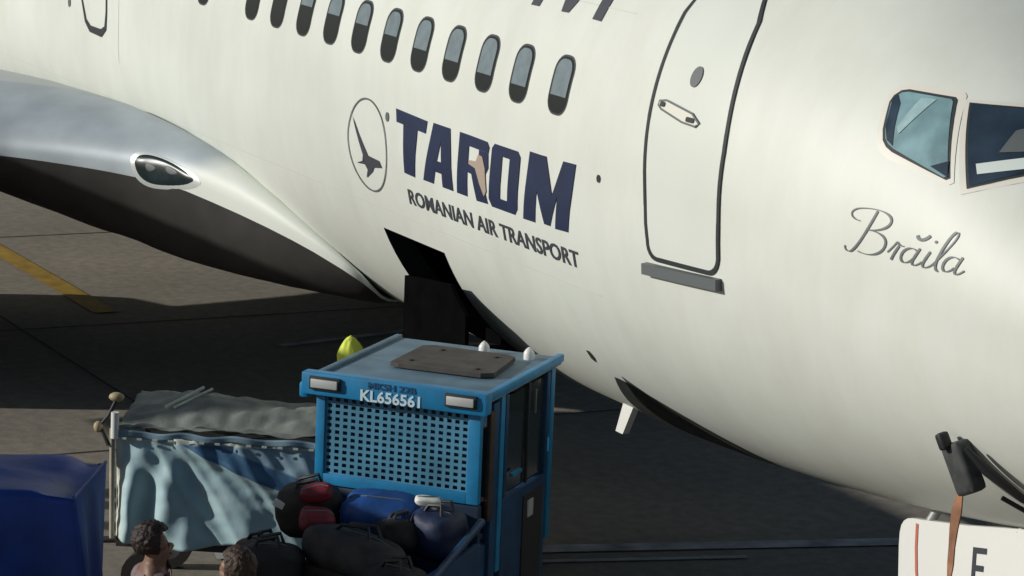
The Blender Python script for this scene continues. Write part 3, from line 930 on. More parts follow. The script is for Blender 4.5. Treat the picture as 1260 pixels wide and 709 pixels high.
# roof with a shallow pressed rim
bm = bmesh.new()
add_box(bm, (0, DP / 2 - .01, 2.0), (2 * W2 + .04, DP + .10, .05), bev=.012)
roof = obj('roof', bm, M['tug_roof'], tug, angle=40)
for x in (-W2 - .005, W2 + .005):
    box('roof_rail', (x, DP / 2, 2.018), (.045, DP + .12, .05), M['tug_roof'] if x < 0 else BL, roof, bev=.01)
# visor with lamps
box('visor', (-.02, -.05, 1.985), (2 * W2 + .11, .10, .14), BL, tug, bev=.012)
box('visor_bracket', (-W2 - .075, -.02, 1.93), (.06, .10, .10), BL, tug, bev=.02)
for x in (-.475, .435):
    l = box('lamp', (x, -.108, 1.995), (.21, .02, .085), M['seal'], tug, bev=.006)
    box('lamp_glass', (x, -.122, 1.995), (.18, .016, .055), M['lamp'], l, bev=.006)
# mesh guard: frame of four rails, punched sheet
fx0, fx1, fz0, fz1 = -.56, .545, 1.335, 1.93
hx0, hx1, hz0, hz1 = -.50, .465, 1.405, 1.905
guard = box('guard_rail', ((fx0 + hx0) / 2, -.015, (fz0 + fz1) / 2), (hx0 - fx0, .05, fz1 - fz0), BL, tug, bev=.006)
box('guard_rail', ((fx1 + hx1) / 2, -.015, (fz0 + fz1) / 2), (fx1 - hx1, .05, fz1 - fz0), BL, tug, bev=.006)
box('guard_rail', ((hx0 + hx1) / 2, -.015, (fz0 + hz0) / 2), (hx1 - hx0, .048, hz0 - fz0), BL, tug, bev=.004)
box('guard_rail', ((hx0 + hx1) / 2, -.015, (fz1 + hz1) / 2), (hx1 - hx0, .048, fz1 - hz1), BL, tug, bev=.004)
def punched():
    nx, nz, fr = 18, 12, .56
    px, pz = (hx1 - hx0) / nx, (hz1 - hz0) / nz
    xs = [hx0]; zs = [hz0]
    for i in range(nx): xs += [hx0 + px * (i + .5 - fr / 2), hx0 + px * (i + .5 + fr / 2)]
    for i in range(nz): zs += [hz0 + pz * (i + .5 - fr / 2), hz0 + pz * (i + .5 + fr / 2)]
    xs.append(hx1); zs.append(hz1)
    bm = bmesh.new()
    V = {}
    for d in (0, 1):
        for i, x in enumerate(xs):
            for j, z in enumerate(zs): V[d, i, j] = bm.verts.new((x, -.022 + d * .006, z))
    hole = lambda i, j: i % 2 == 1 and j % 2 == 1
    for i in range(len(xs) - 1):
        for j in range(len(zs) - 1):
            if hole(i, j):
                for (a, b) in (((i, j), (i + 1, j)), ((i + 1, j), (i + 1, j + 1)), ((i + 1, j + 1), (i, j + 1)), ((i, j + 1), (i, j))):
                    bm.faces.new((V[0, a[0], a[1]], V[0, b[0], b[1]], V[1, b[0], b[1]], V[1, a[0], a[1]]))
                continue
            for d in (0, 1):
                q = [V[d, i, j], V[d, i + 1, j], V[d, i + 1, j + 1], V[d, i, j + 1]]
                bm.faces.new(q if d == 0 else q[::-1])
    return obj('mesh_guard', bm, M['mesh_grey'], tug)
punched()
box('windscreen', (0, .035, 1.65), (1.0, .008, .52), M['blue_glass'], tug)
# side facing the nose: sill, door, window and black gaps
sx = W2
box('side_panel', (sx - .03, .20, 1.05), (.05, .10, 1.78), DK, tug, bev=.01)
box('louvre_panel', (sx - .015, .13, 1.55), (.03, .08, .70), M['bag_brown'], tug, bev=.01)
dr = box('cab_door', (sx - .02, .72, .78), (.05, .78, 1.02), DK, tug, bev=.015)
box('door_frame', (sx - .02, .36, 1.63), (.05, .05, .66), DK, dr, bev=.008)
box('door_frame', (sx - .02, .76, 1.63), (.04, .03, .66), M['seal'], dr, bev=.006)
box('door_frame', (sx - .02, 1.09, 1.63), (.05, .05, .66), DK, dr, bev=.008)
box('door_window', (sx - .025, .56, 1.62), (.01, .36, .62), M['cab_glass'], dr)
box('door_window', (sx - .025, .92, 1.62), (.01, .30, .62), M['cab_glass'], dr)
box('door_handle', (sx + .02, .50, 1.43), (.03, .16, .025), M['tug_blue'], dr, bev=.006)
box('door_panel', (sx + .008, .86, .80), (.012, .34, .86), M['black'], dr, bev=.004)
box('sticker', (sx + .018, .80, 1.13), (.008, .09, .11), M['lamp'], dr)
box('grab_handle', (sx + .02, .80, 1.83), (.02, .02, .16), M['grey_trim'], dr, bev=.006)
# inside: seat, wheel, rear wall
box('seat', (0, .62, .95), (.5, .45, .14), M['seat'], tug, bev=.04)
box('seat_back', (0, .88, 1.30), (.48, .12, .62), M['seat'], tug, bev=.04)
box('dashboard', (0, .18, 1.20), (1.0, .22, .22), M['black'], tug, bev=.03)
bm = bmesh.new()
add_tube(bm, [(.17 * math.cos(2 * PI * k / 20), .40 + .05 * math.sin(2 * PI * k / 20), 1.32 + .15 * math.sin(2 * PI * k / 20)) for k in range(21)], .014, 6, caps=False)
obj('steering_wheel', bm, M['black'], tug)
box('rear_wall', (0, DP - .03, 1.05), (1.0, .04, 1.2), DK, tug, bev=.01)
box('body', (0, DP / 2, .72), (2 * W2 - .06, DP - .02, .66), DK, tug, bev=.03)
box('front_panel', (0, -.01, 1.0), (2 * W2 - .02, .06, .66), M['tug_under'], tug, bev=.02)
box('side_step', (sx + .06, .72, .26), (.18, .6, .05), M['black'], tug, bev=.01)
for x in (-.47, .47):
    for y in (.12, DP - .05):
        b = bmesh.new()
        add_lathe(b, [(-.09, .13), (-.09, .22), (-.06, .25), (.06, .25), (.09, .22), (.09, .13), (.05, .12), (.05, .02), (-.05, .02), (-.05, .12), (-.09, .13)], 'X', (x, y, .25), 24)
        obj('wheel', b, M['tyre'], tug, angle=40)
# roof plate and beacons
bm = bmesh.new()
pts = [(-.26, .42), (-.20, .40), (.36, .40), (.43, .46), (.38, .96), (.32, 1.00), (-.20, 1.02), (-.27, .97)]
a = [bm.verts.new((x, y, 2.034)) for x, y in pts]; b = [bm.verts.new((x, y, 2.062)) for x, y in pts]
bm.faces.new(a[::-1]); bm.faces.new(b)
for k in range(len(pts)): bm.faces.new((a[k], a[(k + 1) % 8], b[(k + 1) % 8], b[k]))
pl = obj('roof_plate', bm, M['plate'], roof)
for x, y in ((.10, 1.12), (.42, 1.10)):
    bm = bmesh.new(); add_lathe(bm, [(2.02, .035), (2.07, .035), (2.09, .022), (2.105, .005)], 'Z', (x, y, 0), 14, True)
    obj('beacon', bm, M['white_plain'], roof, angle=50)
for x, y in ((-.16, .52), (-.1, .90), (.30, .50), (.28, .88)):
    bm = bmesh.new(); add_lathe(bm, [(2.06, .018), (2.07, .018), (2.072, .002)], 'Z', (x, y, 0), 8, True)
    obj('bolt', bm, M['black'], roof)
# fleet number and the darker line over it
def sign(txt, wd, ht, x, z, y, m, bold):
    bm = text_bm(txt, wd, ht, bold=bold)
    for v in bm.verts: v.co = Vector((v.co.x + x, y, v.co.z + z))
    for f in bm.faces:
        f.normal_update()
    me = bpy.data.meshes.new('lettering'); bm.to_mesh(me); bm.free()
    o = link('lettering', me, m, tug)
    o['kind'] = 'stuff'
    return o
sign('KL656561', .40, .075, -.235, 1.917, -.1045, M['text_white'], .03)
sign('MKSH 22B', .32, .042, -.185, 2.0, -.1045, M['text_blue'], .03)

# ------------------------------------------------------------------ belt loader under the open hold
bl = thing('belt_loader', 'black belt loader standing under the open forward hold behind the blue cab', 'belt loader', (-1.5, -1.70, 0))
def slab(name, poly, y0, y1, m, parent):
    bm = bmesh.new()
    a = [bm.verts.new((x, y0, z)) for x, z in poly]; b = [bm.verts.new((x, y1, z)) for x, z in poly]
    bm.faces.new(a); bm.faces.new(b[::-1])
    n = len(poly)
    for k in range(n): bm.faces.new((a[k], b[k], b[(k + 1) % n], a[(k + 1) % n]))
    return obj(name, bm, m, parent)
slab('side_skirt', [(-.90, 2.075), (-.45, 2.125), (-.16, 2.15), (-.10, 2.10), (.10, 1.98), (.14, .45), (-.90, .45)], -.03, 0.0, M['loader'], bl)
slab('belt', [(-.88, 1.55), (-.25, 1.62), (.12, 1.52), (.12, 1.42), (-.25, 1.50), (-.88, 1.45)], .02, .62, M['black'], bl)
slab('side_skirt', [(-.90, 1.65), (-.2, 1.70), (.14, 1.60), (.14, .45), (-.90, .45)], .64, .67, M['loader'], bl)
for x in (-.65, -.1):
    for y in (.10, .54):
        b = bmesh.new()
        add_lathe(b, [(-.07, .14), (-.07, .22), (-.04, .25), (.04, .25), (.07, .22), (.07, .14), (.03, .12), (.03, .02), (-.03, .02), (-.03, .12), (-.07, .14)], 'Y', (x, y, .25), 24)
        w_ = obj('wheel', b, M['tyre'], bl, angle=40)
        box('leg', (x, y, .5), (.06, .06, .4), M['black'], bl)

# ------------------------------------------------------------------ cloth helpers and covered carts
def cloth(name, n, m_, f, mtl, parent, th=.006):
    vs = [f(i / n, j / m_) for j in range(m_ + 1) for i in range(n + 1)]
    fs = [(j * (n + 1) + i, j * (n + 1) + i + 1, (j + 1) * (n + 1) + i + 1, (j + 1) * (n + 1) + i) for j in range(m_) for i in range(n)]
    o = pyobj(name, vs, fs, mtl, parent, smooth=True)
    so = o.modifiers.new('thickness', 'SOLIDIFY'); so.thickness = th; so.offset = 1
    return o
def N(x, y, z=0.0, s=1.0): return noise.noise(Vector((x * s, y * s, z)))

def cart_frame(root, L, D, H, deck=.42):
    dk = box('deck', (L / 2, D / 2, deck), (L, D, .07), M['post_dark'], root, bev=.01)
    for x, y in ((.02, .03), (L - .02, .03), (.02, D - .03), (L - .02, D - .03)):
        box('post', (x, y, (deck + H) / 2), (.035, .035, H - deck - .02), M['post_dark'], root, bev=.005)
    tube('top_rail', [(0, .03, H - .03), (L, .03, H - .03)], .018, M['post_pale'], root)
    tube('top_rail', [(0, D - .03, H - .03), (L, D - .03, H - .03)], .018, M['post_pale'], root)
    for x in (.2, L - .2):
        for y in (.10, D - .10):
            b = bmesh.new()
            add_lathe(b, [(-.05, .10), (-.05, .17), (.05, .17), (.05, .10), (.02, .02), (-.02, .02), (-.05, .10)], 'Y', (x, y, .17), 20)
            obj('wheel', b, M['tyre'], root, angle=40)
    tube('tow_bar', [(0, D / 2, .30), (-.5, D / 2, .26)], .025, M['post_dark'], root)

CA = math.atan2(.845, .534)
cart = thing('baggage_cart', 'baggage cart with pale blue side curtain and rumpled grey canvas top', 'baggage cart', (-1.98, -4.05, 0), CA, 'covered baggage carts')
CL, CD, CH = 1.78, .98, 1.20
cart_frame(cart, CL, CD, CH)
def curtain(u, v):         # v 0 top .. 1 bottom
    x = CL * u
    z = CH - .02 - (.72 + .04 * math.sin(u * 9)) * v - .03 * math.sin(PI * u) * v
    left = max(0, 1 - u / .30)
    fold = .05 * math.sin(u * 46 + 2.2 * v + 1.5 * N(u * 3, v, 4)) * (left ** .8) * min(1, v * 2 + .15)
    fold += .05 * math.sin(u * 24 - 3 * v + 1) * max(0, 1 - abs(u - .28) / .3) * v
    dg = (v - (u - .2) * .95)
    sw = -.06 * math.exp(-(dg / .07) ** 2) * max(0, min(1, (u - .18) * 8))
    y = -.035 - .05 * v * math.sin(PI * min(1, u * 1.3)) + fold + sw + .035 * N(u * 9 - v * 1.2, v * .9, 3) + .03 * abs(N(u * 13 - v * 3.5, v * 1.1, 6)) + .008 * N(u * 14, v * 10, 7)
    return (x, y, z)
def curtain_material():
    m = mat('pale_blue_curtain', (0.45, 0.63, 0.68), 0.5, bump=0.15, bscale=14)
    t = m.node_tree; b = t.nodes['Principled BSDF']
    tc = t.nodes.new('ShaderNodeTexCoord'); sx_ = t.nodes.new('ShaderNodeSeparateXYZ')
    t.links.new(tc.outputs['Object'], sx_.inputs[0])
    def math_(op, a, b_=None, c=None):
        n = t.nodes.new('ShaderNodeMath'); n.operation = op
        for k, q in enumerate((a, b_, c)):
            if q is None: continue
            if isinstance(q, (int, float)): n.inputs[k].default_value = q
            else: t.links.new(q, n.inputs[k])
        return n.outputs[0]
    def ramp(v, lo, hi):
        n = t.nodes.new('ShaderNodeMapRange'); n.interpolation_type = 'SMOOTHSTEP'
        n.inputs['From Min'].default_value = lo; n.inputs['From Max'].default_value = hi
        t.links.new(v, n.inputs['Value']); return n.outputs[0]
    def mix(f, a, c):
        n = t.nodes.new('ShaderNodeMix'); n.data_type = 'RGBA'
        t.links.new(f, n.inputs['Factor'])
        for q, k in ((a, 'A'), (c, 'B')):
            if isinstance(q, tuple): n.inputs[k].default_value = (*q, 1)
            else: t.links.new(q, n.inputs[k])
        return n.outputs['Result']
    nz = t.nodes.new('ShaderNodeTexNoise'); nz.inputs['Scale'].default_value = 3.5
    t.links.new(tc.outputs['Object'], nz.inputs['Vector'])
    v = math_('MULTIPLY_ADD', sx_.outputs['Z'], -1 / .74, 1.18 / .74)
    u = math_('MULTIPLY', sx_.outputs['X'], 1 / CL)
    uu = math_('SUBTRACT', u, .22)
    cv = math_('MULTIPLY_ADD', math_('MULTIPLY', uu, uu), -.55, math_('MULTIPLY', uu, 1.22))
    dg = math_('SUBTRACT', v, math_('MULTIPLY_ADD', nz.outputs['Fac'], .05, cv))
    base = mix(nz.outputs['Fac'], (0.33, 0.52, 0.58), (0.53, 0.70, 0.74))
    above = mix(ramp(dg, -.20, -.17), (0.28, 0.42, 0.52), (0.06, 0.15, 0.27))  # dark band paints the shade inside a fold of the cloth
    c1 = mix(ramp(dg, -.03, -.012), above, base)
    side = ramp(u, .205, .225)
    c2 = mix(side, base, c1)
    hem_highlight = math_('MAXIMUM', math_('SUBTRACT', 1.0, ramp(u, .012, .04)), math_('SUBTRACT', 1.0, ramp(v, .03, .06)))  # pale top hem; sun highlight on the left edge is painted in too
    c3 = mix(hem_highlight, c2, (0.66, 0.70, 0.62))
    t.links.new(c3, b.inputs['Base Color'])
    return m
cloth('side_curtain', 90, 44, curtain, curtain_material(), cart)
def canvas(u, v):          # roof, from front edge to back
    x = -.02 + (CL + .02) * u; y = -.04 + (CD + .06) * v
    hump = .10 * math.exp(-((v - .55) / .22) ** 2) * (.6 + .4 * math.sin(u * 7)) * min(1, u * 5)
    z = CH + .03 + hump + .05 * N(u * 2.5, v * 3, 1) + .055 * abs(N(u * 3 + v * 6, v * 2.2 - u * 6, 5)) + .022 * abs(N(u * 16 - v * 5, v * 5, 9)) - .06 * math.exp(-((v - .22) / .09) ** 2)
    return (x, y, z)
cloth('canvas_top', 60, 36, canvas, M['tarp_roof'], cart)
def valance(u, v):
    return (CL * u, -.05 - .01 * math.sin(u * 40), CH + .015 - .05 * v + .008 * math.sin(u * 30))
cloth('valance', 60, 3, valance, M['tarp_grey'], cart)
for k in range(16):
    x = .06 + k * .107
    box('eyelet', (x, -.064, CH - .035), (.035, .006, .014), M['tarp_hem'], cart)
tube('corner_post', [(-.02, -.02, .45), (-.03, -.02, CH + .02)], .018, M['post_pale'], cart)
tube('post_cap', [(-.005, -.05, CH - .04), (-.005, -.05, CH + .14)], .028, M['white_plain'], cart, 10)
bm = bmesh.new(); bmesh.ops.create_icosphere(bm, subdivisions=2, radius=.042, matrix=Matrix.Translation((-.02, .06, CH + .22)) @ Matrix.Diagonal((1.3, 1, .8, 1)))
obj('post_knob', bm, M['knob_tan'], cart, smooth=True)
bm = bmesh.new(); bmesh.ops.create_icosphere(bm, subdivisions=2, radius=.034, matrix=Matrix.Translation((-.13, .0, CH + .02)) @ Matrix.Diagonal((1, 1, 1.2, 1)))
obj('post_knob', bm, M['knob_tan'], cart, smooth=True)
tube('strap', [(-.02, .05, CH + .2), (-.06, .0, CH + .1), (-.12, .0, CH + .03), (-.05, -.03, CH - .1)], .014, M['black'], cart)
tube('roof_rod', [(.26, .35, CH + .10), (.50, .50, CH + .22)], .012, M['tarp_hem'], cart)
tube('roof_rod', [(.32, .35, CH + .10), (.55, .55, CH + .20)], .010, M['tarp_hem'], cart)

cart2 = thing('baggage_cart', 'baggage cart under a dark navy blue tarpaulin at the lower left corner', 'baggage cart', (-1.98, -6.15, 0), CA, 'covered baggage carts')
c2 = Vector((-0.06, -5.05, 0))
d2 = Vector((math.cos(CA), math.sin(CA), 0))
cart2.location = c2 - d2 * 1.95
cart_frame(cart2, 1.95, .95, 1.30)
def navy(u, v):            # one sheet over the top and down the front
    x = -.03 + 2.0 * u
    s_ = v * 1.85
    if s_ < .95: y, z = .93 - s_, 1.32
    else: y, z = -.02 - .04 * (s_ - .95), 1.32 - (s_ - .95)
    z += .03 * N(u * 4, v * 5, 2) - .05 * math.exp(-((u - .95) / .05) ** 2) * (1 if s_ < .95 else 0)
    y += .035 * N(u * 5, v * 4, 8) + .03 * math.sin(u * 30) * max(0, s_ - .95) * u ** 2
    if u > .9: x += (.16 * max(0, s_ - .95)) * (u - .9) * 10
    return (x, y, z)
cloth('tarpaulin', 60, 44, navy, M['tarp_navy'], cart2)
cloth('tarpaulin_end', 16, 24, lambda u, v: (1.97 + .10 * v * (1 - u) + .03 * math.sin(u * 12) * v, .93 * u - .02, 1.32 - .78 * v), M['tarp_navy'], cart2)

# ------------------------------------------------------------------ loading bed with bags in front of the cab
bed = thing('loading_bed', 'blue flat loading bed heaped with bags, in front of the mesh guard', 'loading bed', TO, TY)
box('deck', (-.02, -.75, .86), (1.22, 1.15, .10), DK, bed, bev=.015)
box('side_board', (.60, -.72, .98), (.04, 1.15, .30), DK, bed, bev=.01)
tube('side_rail', [(.62, -1.30, 1.02), (.66, -.25, 1.30)], .025, DK, bed)
for x in (-.5, .5):
    for y in (-1.2, -.3):
        box('leg', (x, y, .56), (.07, .07, .5), DK, bed)
        b = bmesh.new()
        add_lathe(b, [(-.05, .12), (-.05, .18), (.05, .18), (.05, .12), (.02, .02), (-.02, .02), (-.05, .12)], 'X', (x, y, .18), 20)
        obj('wheel', b, M['tyre'], bed, angle=40)
def tw(x, y, z): return TO + e1 * x + e2 * y + Vector((0, 0, z))
def bag(name, label, cat, pos, size, rz, mtl, tilt=0.0, roll=0.0, soft=.35, seed=0, handle=True, wheelsuit=False, tagm=None):
    t = thing(name, label, cat, tw(*pos), TY + rz, 'bags heaped on the loading bed')
    t.rotation_euler = (tilt, roll, TY + rz)
    bm = bmesh.new()
    bmesh.ops.create_cube(bm, size=1.0)
    bmesh.ops.subdivide_edges(bm, edges=bm.edges[:], cuts=9, use_grid_fill=True)
    for v in bm.verts:
        q = v.co * 2
        e = 3.2 if soft > .3 else 7
        n_ = (abs(q.x) ** e + abs(q.y) ** e + abs(q.z) ** e) ** (1 / e)
        q = q / n_ * max(abs(q.x), abs(q.y), abs(q.z)) if n_ else q
        d = soft * (.16 * N(q.x * 1.3, q.y * 1.3, q.z * 1.3 + seed * 7.3) + .07 * N(q.x * 4, q.y * 4, q.z * 4 + seed * 3.1))
        if q.z > 0: d -= soft * .16 * max(0, 1 - (q.x ** 2 + q.y ** 2))
        q = q * (1 + d)
        v.co = Vector((q.x * size[0] / 2, q.y * size[1] / 2, q.z * size[2] / 2 + size[2] / 2))
    obj('bag_body', bm, mtl, t, smooth=True)
    if handle:
        bm = bmesh.new()
        hh = size[2] * (1.0 if not wheelsuit else 1.02)
        for sy in ((-1, 1) if not wheelsuit else (0,)):
            add_tube(bm, [(-.12 * size[0] * 1.6, sy * size[1] * .18, hh * .93), (-.10 * size[0] * 1.4, sy * size[1] * .14, hh + .02), (.10 * size[0] * 1.4, sy * size[1] * .14, hh + .05), (.12 * size[0] * 1.6, sy * size[1] * .18, hh * .93)], .012, 6)
            h_ = obj('handle', bm, M['black'], t, angle=60)
            bm = bmesh.new()
        bm.free()
    bm = bmesh.new()
    add_tube(bm, [(-size[0] * .42, 0, size[2] * .86), (-size[0] * .2, -.01, size[2] * .965), (size[0] * .2, .01, size[2] * .965), (size[0] * .42, 0, size[2] * .86)], .006, 5)
    obj('zip', bm, M['grey_trim'], t)
    if tagm:
        bm = bmesh.new()
        add_box(bm, (-size[0] * .40, -size[1] * .42, size[2] * .75), (.07, .02, .045), rot=Matrix.Rotation(.5, 3, 'Y'), bev=.004)
        obj('luggage_tag', bm, tagm, t)
    return t
B_ = M
bag('duffel_bag', 'dark brown duffel bag with a white tag at the left end of the heap', 'duffel bag', (-.44, -.34, 1.10), (.42, .32, .32), .3, B_['bag_brown'], .1, -.05, .5, 1, True, False, B_['tag_white'])
bag('duffel_bag', 'large charcoal duffel bag lying across the front of the heap', 'duffel bag', (.04, -.80, 1.02), (.66, .34, .27), -.2, B_['bag_grey'], -.12, .10, .5, 2)
bag('backpack', 'small dark red backpack lying between the brown and charcoal bags', 'backpack', (-.27, -.66, 1.22), (.22, .18, .14), .6, B_['bag_red'], .25, .15, .5, 3, False)
bag('pouch', 'red pouch wedged on top beside the dark brown duffel bag', 'pouch', (-.33, -.48, 1.36), (.20, .13, .10), .2, B_['bag_red'], .3, -.2, .5, 4, False)
bag('suitcase', 'flat royal blue soft suitcase lying against the mesh guard', 'suitcase', (.03, -.30, 1.14), (.52, .36, .27), .15, B_['bag_blue'], .22, .06, .4, 5, False)
bag('holdall', 'dark navy holdall at the right end of the heap', 'holdall', (.41, -.36, 1.08), (.34, .32, .31), -.3, B_['bag_navy'], .08, .12, .5, 6)
bag('pouch', 'pale grey pouch lying on top of the navy holdall', 'pouch', (.35, -.36, 1.385), (.17, .09, .06), .4, B_['tag_white'], .1, .1, .5, 11, False)
bag('backpack', 'black backpack slumped between the blue suitcase and the charcoal bag', 'backpack', (.22, -.56, 1.13), (.26, .22, .20), .8, B_['bag_black'], -.2, .2, .55, 12)
bag('suitcase', 'black suitcase lying low at the front left of the heap', 'suitcase', (-.42, -.98, .92), (.42, .32, .28), .25, B_['bag_black'], 0, 0, .35, 7)
bag('holdall', 'tan holdall on the deck at the front left corner of the heap', 'holdall', (-.60, -.72, .92), (.30, .28, .22), -.3, B_['bag_tan'], 0, 0, .5, 13)
bag('duffel_bag', 'black duffel bag low beside the blue side rail', 'duffel bag', (.40, -.98, .92), (.38, .32, .26), -.2, B_['bag_black'], 0, .05, .5, 8)
bag('suitcase', 'brown suitcase at the bottom of the heap under the charcoal duffel bag', 'suitcase', (.0, -.66, .92), (.60, .44, .15), 0, B_['bag_brown'], 0, 0, .2, 9)
bag('suitcase', 'navy suitcase at the bottom of the heap under the blue suitcase', 'suitcase', (.05, -.33, .92), (.95, .28, .20), 0, B_['bag_navy'], 0, 0, .2, 10)

# ------------------------------------------------------------------ people
def skin_mesh(name, verts, edges, radii, mtl, parent, root=0, sub=2):
    me = bpy.data.meshes.new(name)
    me.from_pydata(verts, edges, [])
    o = link(name, me, mtl, parent)
    sk = o.modifiers.new('skin', 'SKIN'); sk.use_smooth_shade = True
    lay = me.skin_vertices[0].data
    for i, r in enumerate(radii):
        lay[i].radius = r if isinstance(r, tuple) else (r, r)
    lay[root].use_root = True
    sb = o.modifiers.new('sub', 'SUBSURF'); sb.levels = sub; sb.render_levels = sub
    return o

def person(label, loc, rz, height, hair, top, trousers, hair_len=0.0, vest=None, lean=0.0, group=None):
    t = thing('person', label, 'person', loc, rz, group)
    k = height / 1.75
    V, E, Rd, ix = [], [], [], {}
    def add(n, p, r, par=None):
        ix[n] = len(V)
        x, y, z = p
        x += lean * max(0, z - .95)
        V.append((x * k, y * k, z * k)); Rd.append(tuple(q * k for q in r) if isinstance(r, tuple) else r * k)
        if par is not None: E.append((ix[par], ix[n]))
    add('pelvis', (0, 0, .96), (.12, .15))
    add('waist', (0, 0, 1.12), (.10, .13), 'pelvis'); add('chest', (.0, 0, 1.30), (.115, .165), 'waist')
    add('collar', (-.01, 0, 1.45), (.07, .09), 'chest'); add('neck', (.005, 0, 1.53), .055, 'collar')
    add('jaw', (.03, 0, 1.60), (.075, .062), 'neck'); add('head', (.012, 0, 1.665), (.098, .076), 'jaw'); add('crown', (.0, 0, 1.72), (.068, .058), 'head')
    add('nose', (.125, 0, 1.635), .013, 'jaw')
    for s_, n in ((1, 'l'), (-1, 'r')):
        add('ear' + n, (.0, s_ * .085, 1.645), .02, 'head')
        add('shoulder' + n, (-.01, s_ * .185, 1.42), .062, 'collar')
        add('elbow' + n, (-.02, s_ * .245, 1.14), .045, 'shoulder' + n)
        add('wrist' + n, (.12, s_ * .24, .95), .029, 'elbow' + n)
        add('palm' + n, (.165, s_ * .235, .885), (.034, .018), 'wrist' + n)
        for q, (dx, dz, ln) in enumerate(((.035, -.02, .062), (.015, -.03, .072), (-.005, -.03, .068), (-.022, -.025, .054))):
            a = (.165 + dx, s_ * .235, .885 + dz - .01)
            add(f'k{q}{n}', a, .0095, 'palm' + n)
            add(f'm{q}{n}', (a[0] + .012, a[1] - s_ * .006, a[2] - ln * .6), .0085, f'k{q}{n}')
            add(f't{q}{n}', (a[0] + .010, a[1] - s_ * .02, a[2] - ln), .0075, f'm{q}{n}')
        add('thumb1' + n, (.175, s_ * .205, .895), .011, 'palm' + n); add('thumb2' + n, (.20, s_ * .19, .855), .009, 'thumb1' + n)
        add('hip' + n, (0, s_ * .09, .88), .088, 'pelvis'); add('knee' + n, (.02, s_ * .10, .49), .056, 'hip' + n)
        add('ankle' + n, (-.01, s_ * .10, .09), .040, 'knee' + n); add('toe' + n, (.13, s_ * .115, .045), .036, 'ankle' + n)
    body = skin_mesh('body', V, E, Rd, M['skin'], t)
    L = lambda p: (p[0] * k + lean * max(0, p[2] - .95) * k, p[1] * k, p[2] * k)
    # jacket
    jv = [(0, 0, .90), (0, 0, 1.10), (0, 0, 1.30), (-.01, 0, 1.445), (.0, 0, 1.49)]
    je = [(0, 1), (1, 2), (2, 3), (3, 4)]
    jr = [(.15, .185), (.135, .165), (.145, .20), (.09, .12), (.068, .07)]
    for s_ in (1, -1):
        b = len(jv)
        jv += [(-.01, s_ * .19, 1.425), (-.02, s_ * .25, 1.14), (.10, s_ * .245, .975)]
        jr += [.080, .062, .046]; je += [(3, b), (b, b + 1), (b + 1, b + 2)]
    skin_mesh('jacket', [L(p) for p in jv], je, [tuple(q * k for q in r) if isinstance(r, tuple) else r * k for r in jr], top, t)
    if vest:
        vv = jv[:4]; ve = [(0, 1), (1, 2), (2, 3)]
        vr = [(.165, .20), (.15, .18), (.16, .218), (.105, .14)]
        b = 4
        for s_ in (1, -1):
            vv = vv + [(-.01, s_ * .17, 1.44)]; vr = vr + [.09]; ve = ve + [(3, b)]; b += 1
        skin_mesh('vest', [L(p) for p in vv], ve, [tuple(q * k for q in r) if isinstance(r, tuple) else r * k for r in vr], vest, t)
    tv = [(0, 0, .98), (0, .09, .88), (.02, .10, .49), (-.01, .10, .10), (0, -.09, .88), (.02, -.10, .49), (-.01, -.10, .10)]
    skin_mesh('trousers', [L(p) for p in tv], [(0, 1), (1, 2), (2, 3), (0, 4), (4, 5), (5, 6)], [tuple(q * k for q in r) if isinstance(r, tuple) else r * k for r in [(.135, .165), .105, .075, .065, .105, .075, .065]], trousers, t)
    for s_ in (1, -1):
        bm = bmesh.new(); add_box(bm, L((.05, s_ * .108, .045)), (.27 * k, .10 * k, .09 * k), bev=.025)
        obj('shoe', bm, M['black'], t, angle=60)
        bm = bmesh.new(); bmesh.ops.create_uvsphere(bm, u_segments=10, v_segments=8, radius=.008 * k, matrix=Matrix.Translation(L((.074, s_ * .030, 1.662))))
        obj('eye', bm, M['black'], t, smooth=True)
    bm = bmesh.new(); add_box(bm, L((.103, 0, 1.588)), (.012, .045, .01), bev=.003)
    obj('mouth', bm, M['bag_red'], t)
    # hair cap: open over the face
    bm = bmesh.new()
    bmesh.ops.create_icosphere(bm, subdivisions=5, radius=1.0)
    for v in bm.verts:
        d = v.co.copy()
        r = 1 + .07 * N(d.x * 5, d.y * 5, d.z * 5) + .05 * N(d.x * 9, d.y * 22, d.z * 5) + .03 * N(d.x * 20, d.y * 34, d.z * 12)
        low = max(0, -d.z)
        if hair is M['vest']:      # a pointed hood of cloth
            pk = max(0, d.z)
            v.co = Vector((d.x * .125 * (1 - .45 * pk) - .02 * pk, d.y * .11 * (1 - .5 * pk), d.z * (.155 if d.z > 0 else .105 + hair_len) + .012 * N(d.x * 3, d.y * 3, d.z * 2)))
            continue
        v.co = Vector((d.x * .118 * r, d.y * .098 * r, d.z * (.115 if d.z > 0 else .105 + hair_len) * r))
    dl = [v for v in bm.verts if (v.co.x > .035 and v.co.z < .040 + v.co.x * .3) or v.co.z < -.07 - hair_len * .9]
    bmesh.ops.delete(bm, geom=dl, context='VERTS')
    bmesh.ops.transform(bm, matrix=Matrix.Translation(L((-.008, 0, 1.668))) @ Matrix.Scale(k, 4), verts=bm.verts)
    h = obj('hair', bm, hair, t, smooth=True)
    so = h.modifiers.new('thickness', 'SOLIDIFY'); so.thickness = .012; so.offset = -1
    return t
person('person with short dark hair and a pale pink collar beside the pale blue cart curtain', (2.0, -5.30, 0), R(82), 1.70, M['hair_dark'], M['cloth_pale'], M['cloth_dark'])
person('person with tousled brown hair standing just in front of the heaped bags', (2.42, -4.97, 0), R(-150), 1.64, M['hair_brown'], M['cloth_grey'], M['cloth_dark'], .05)
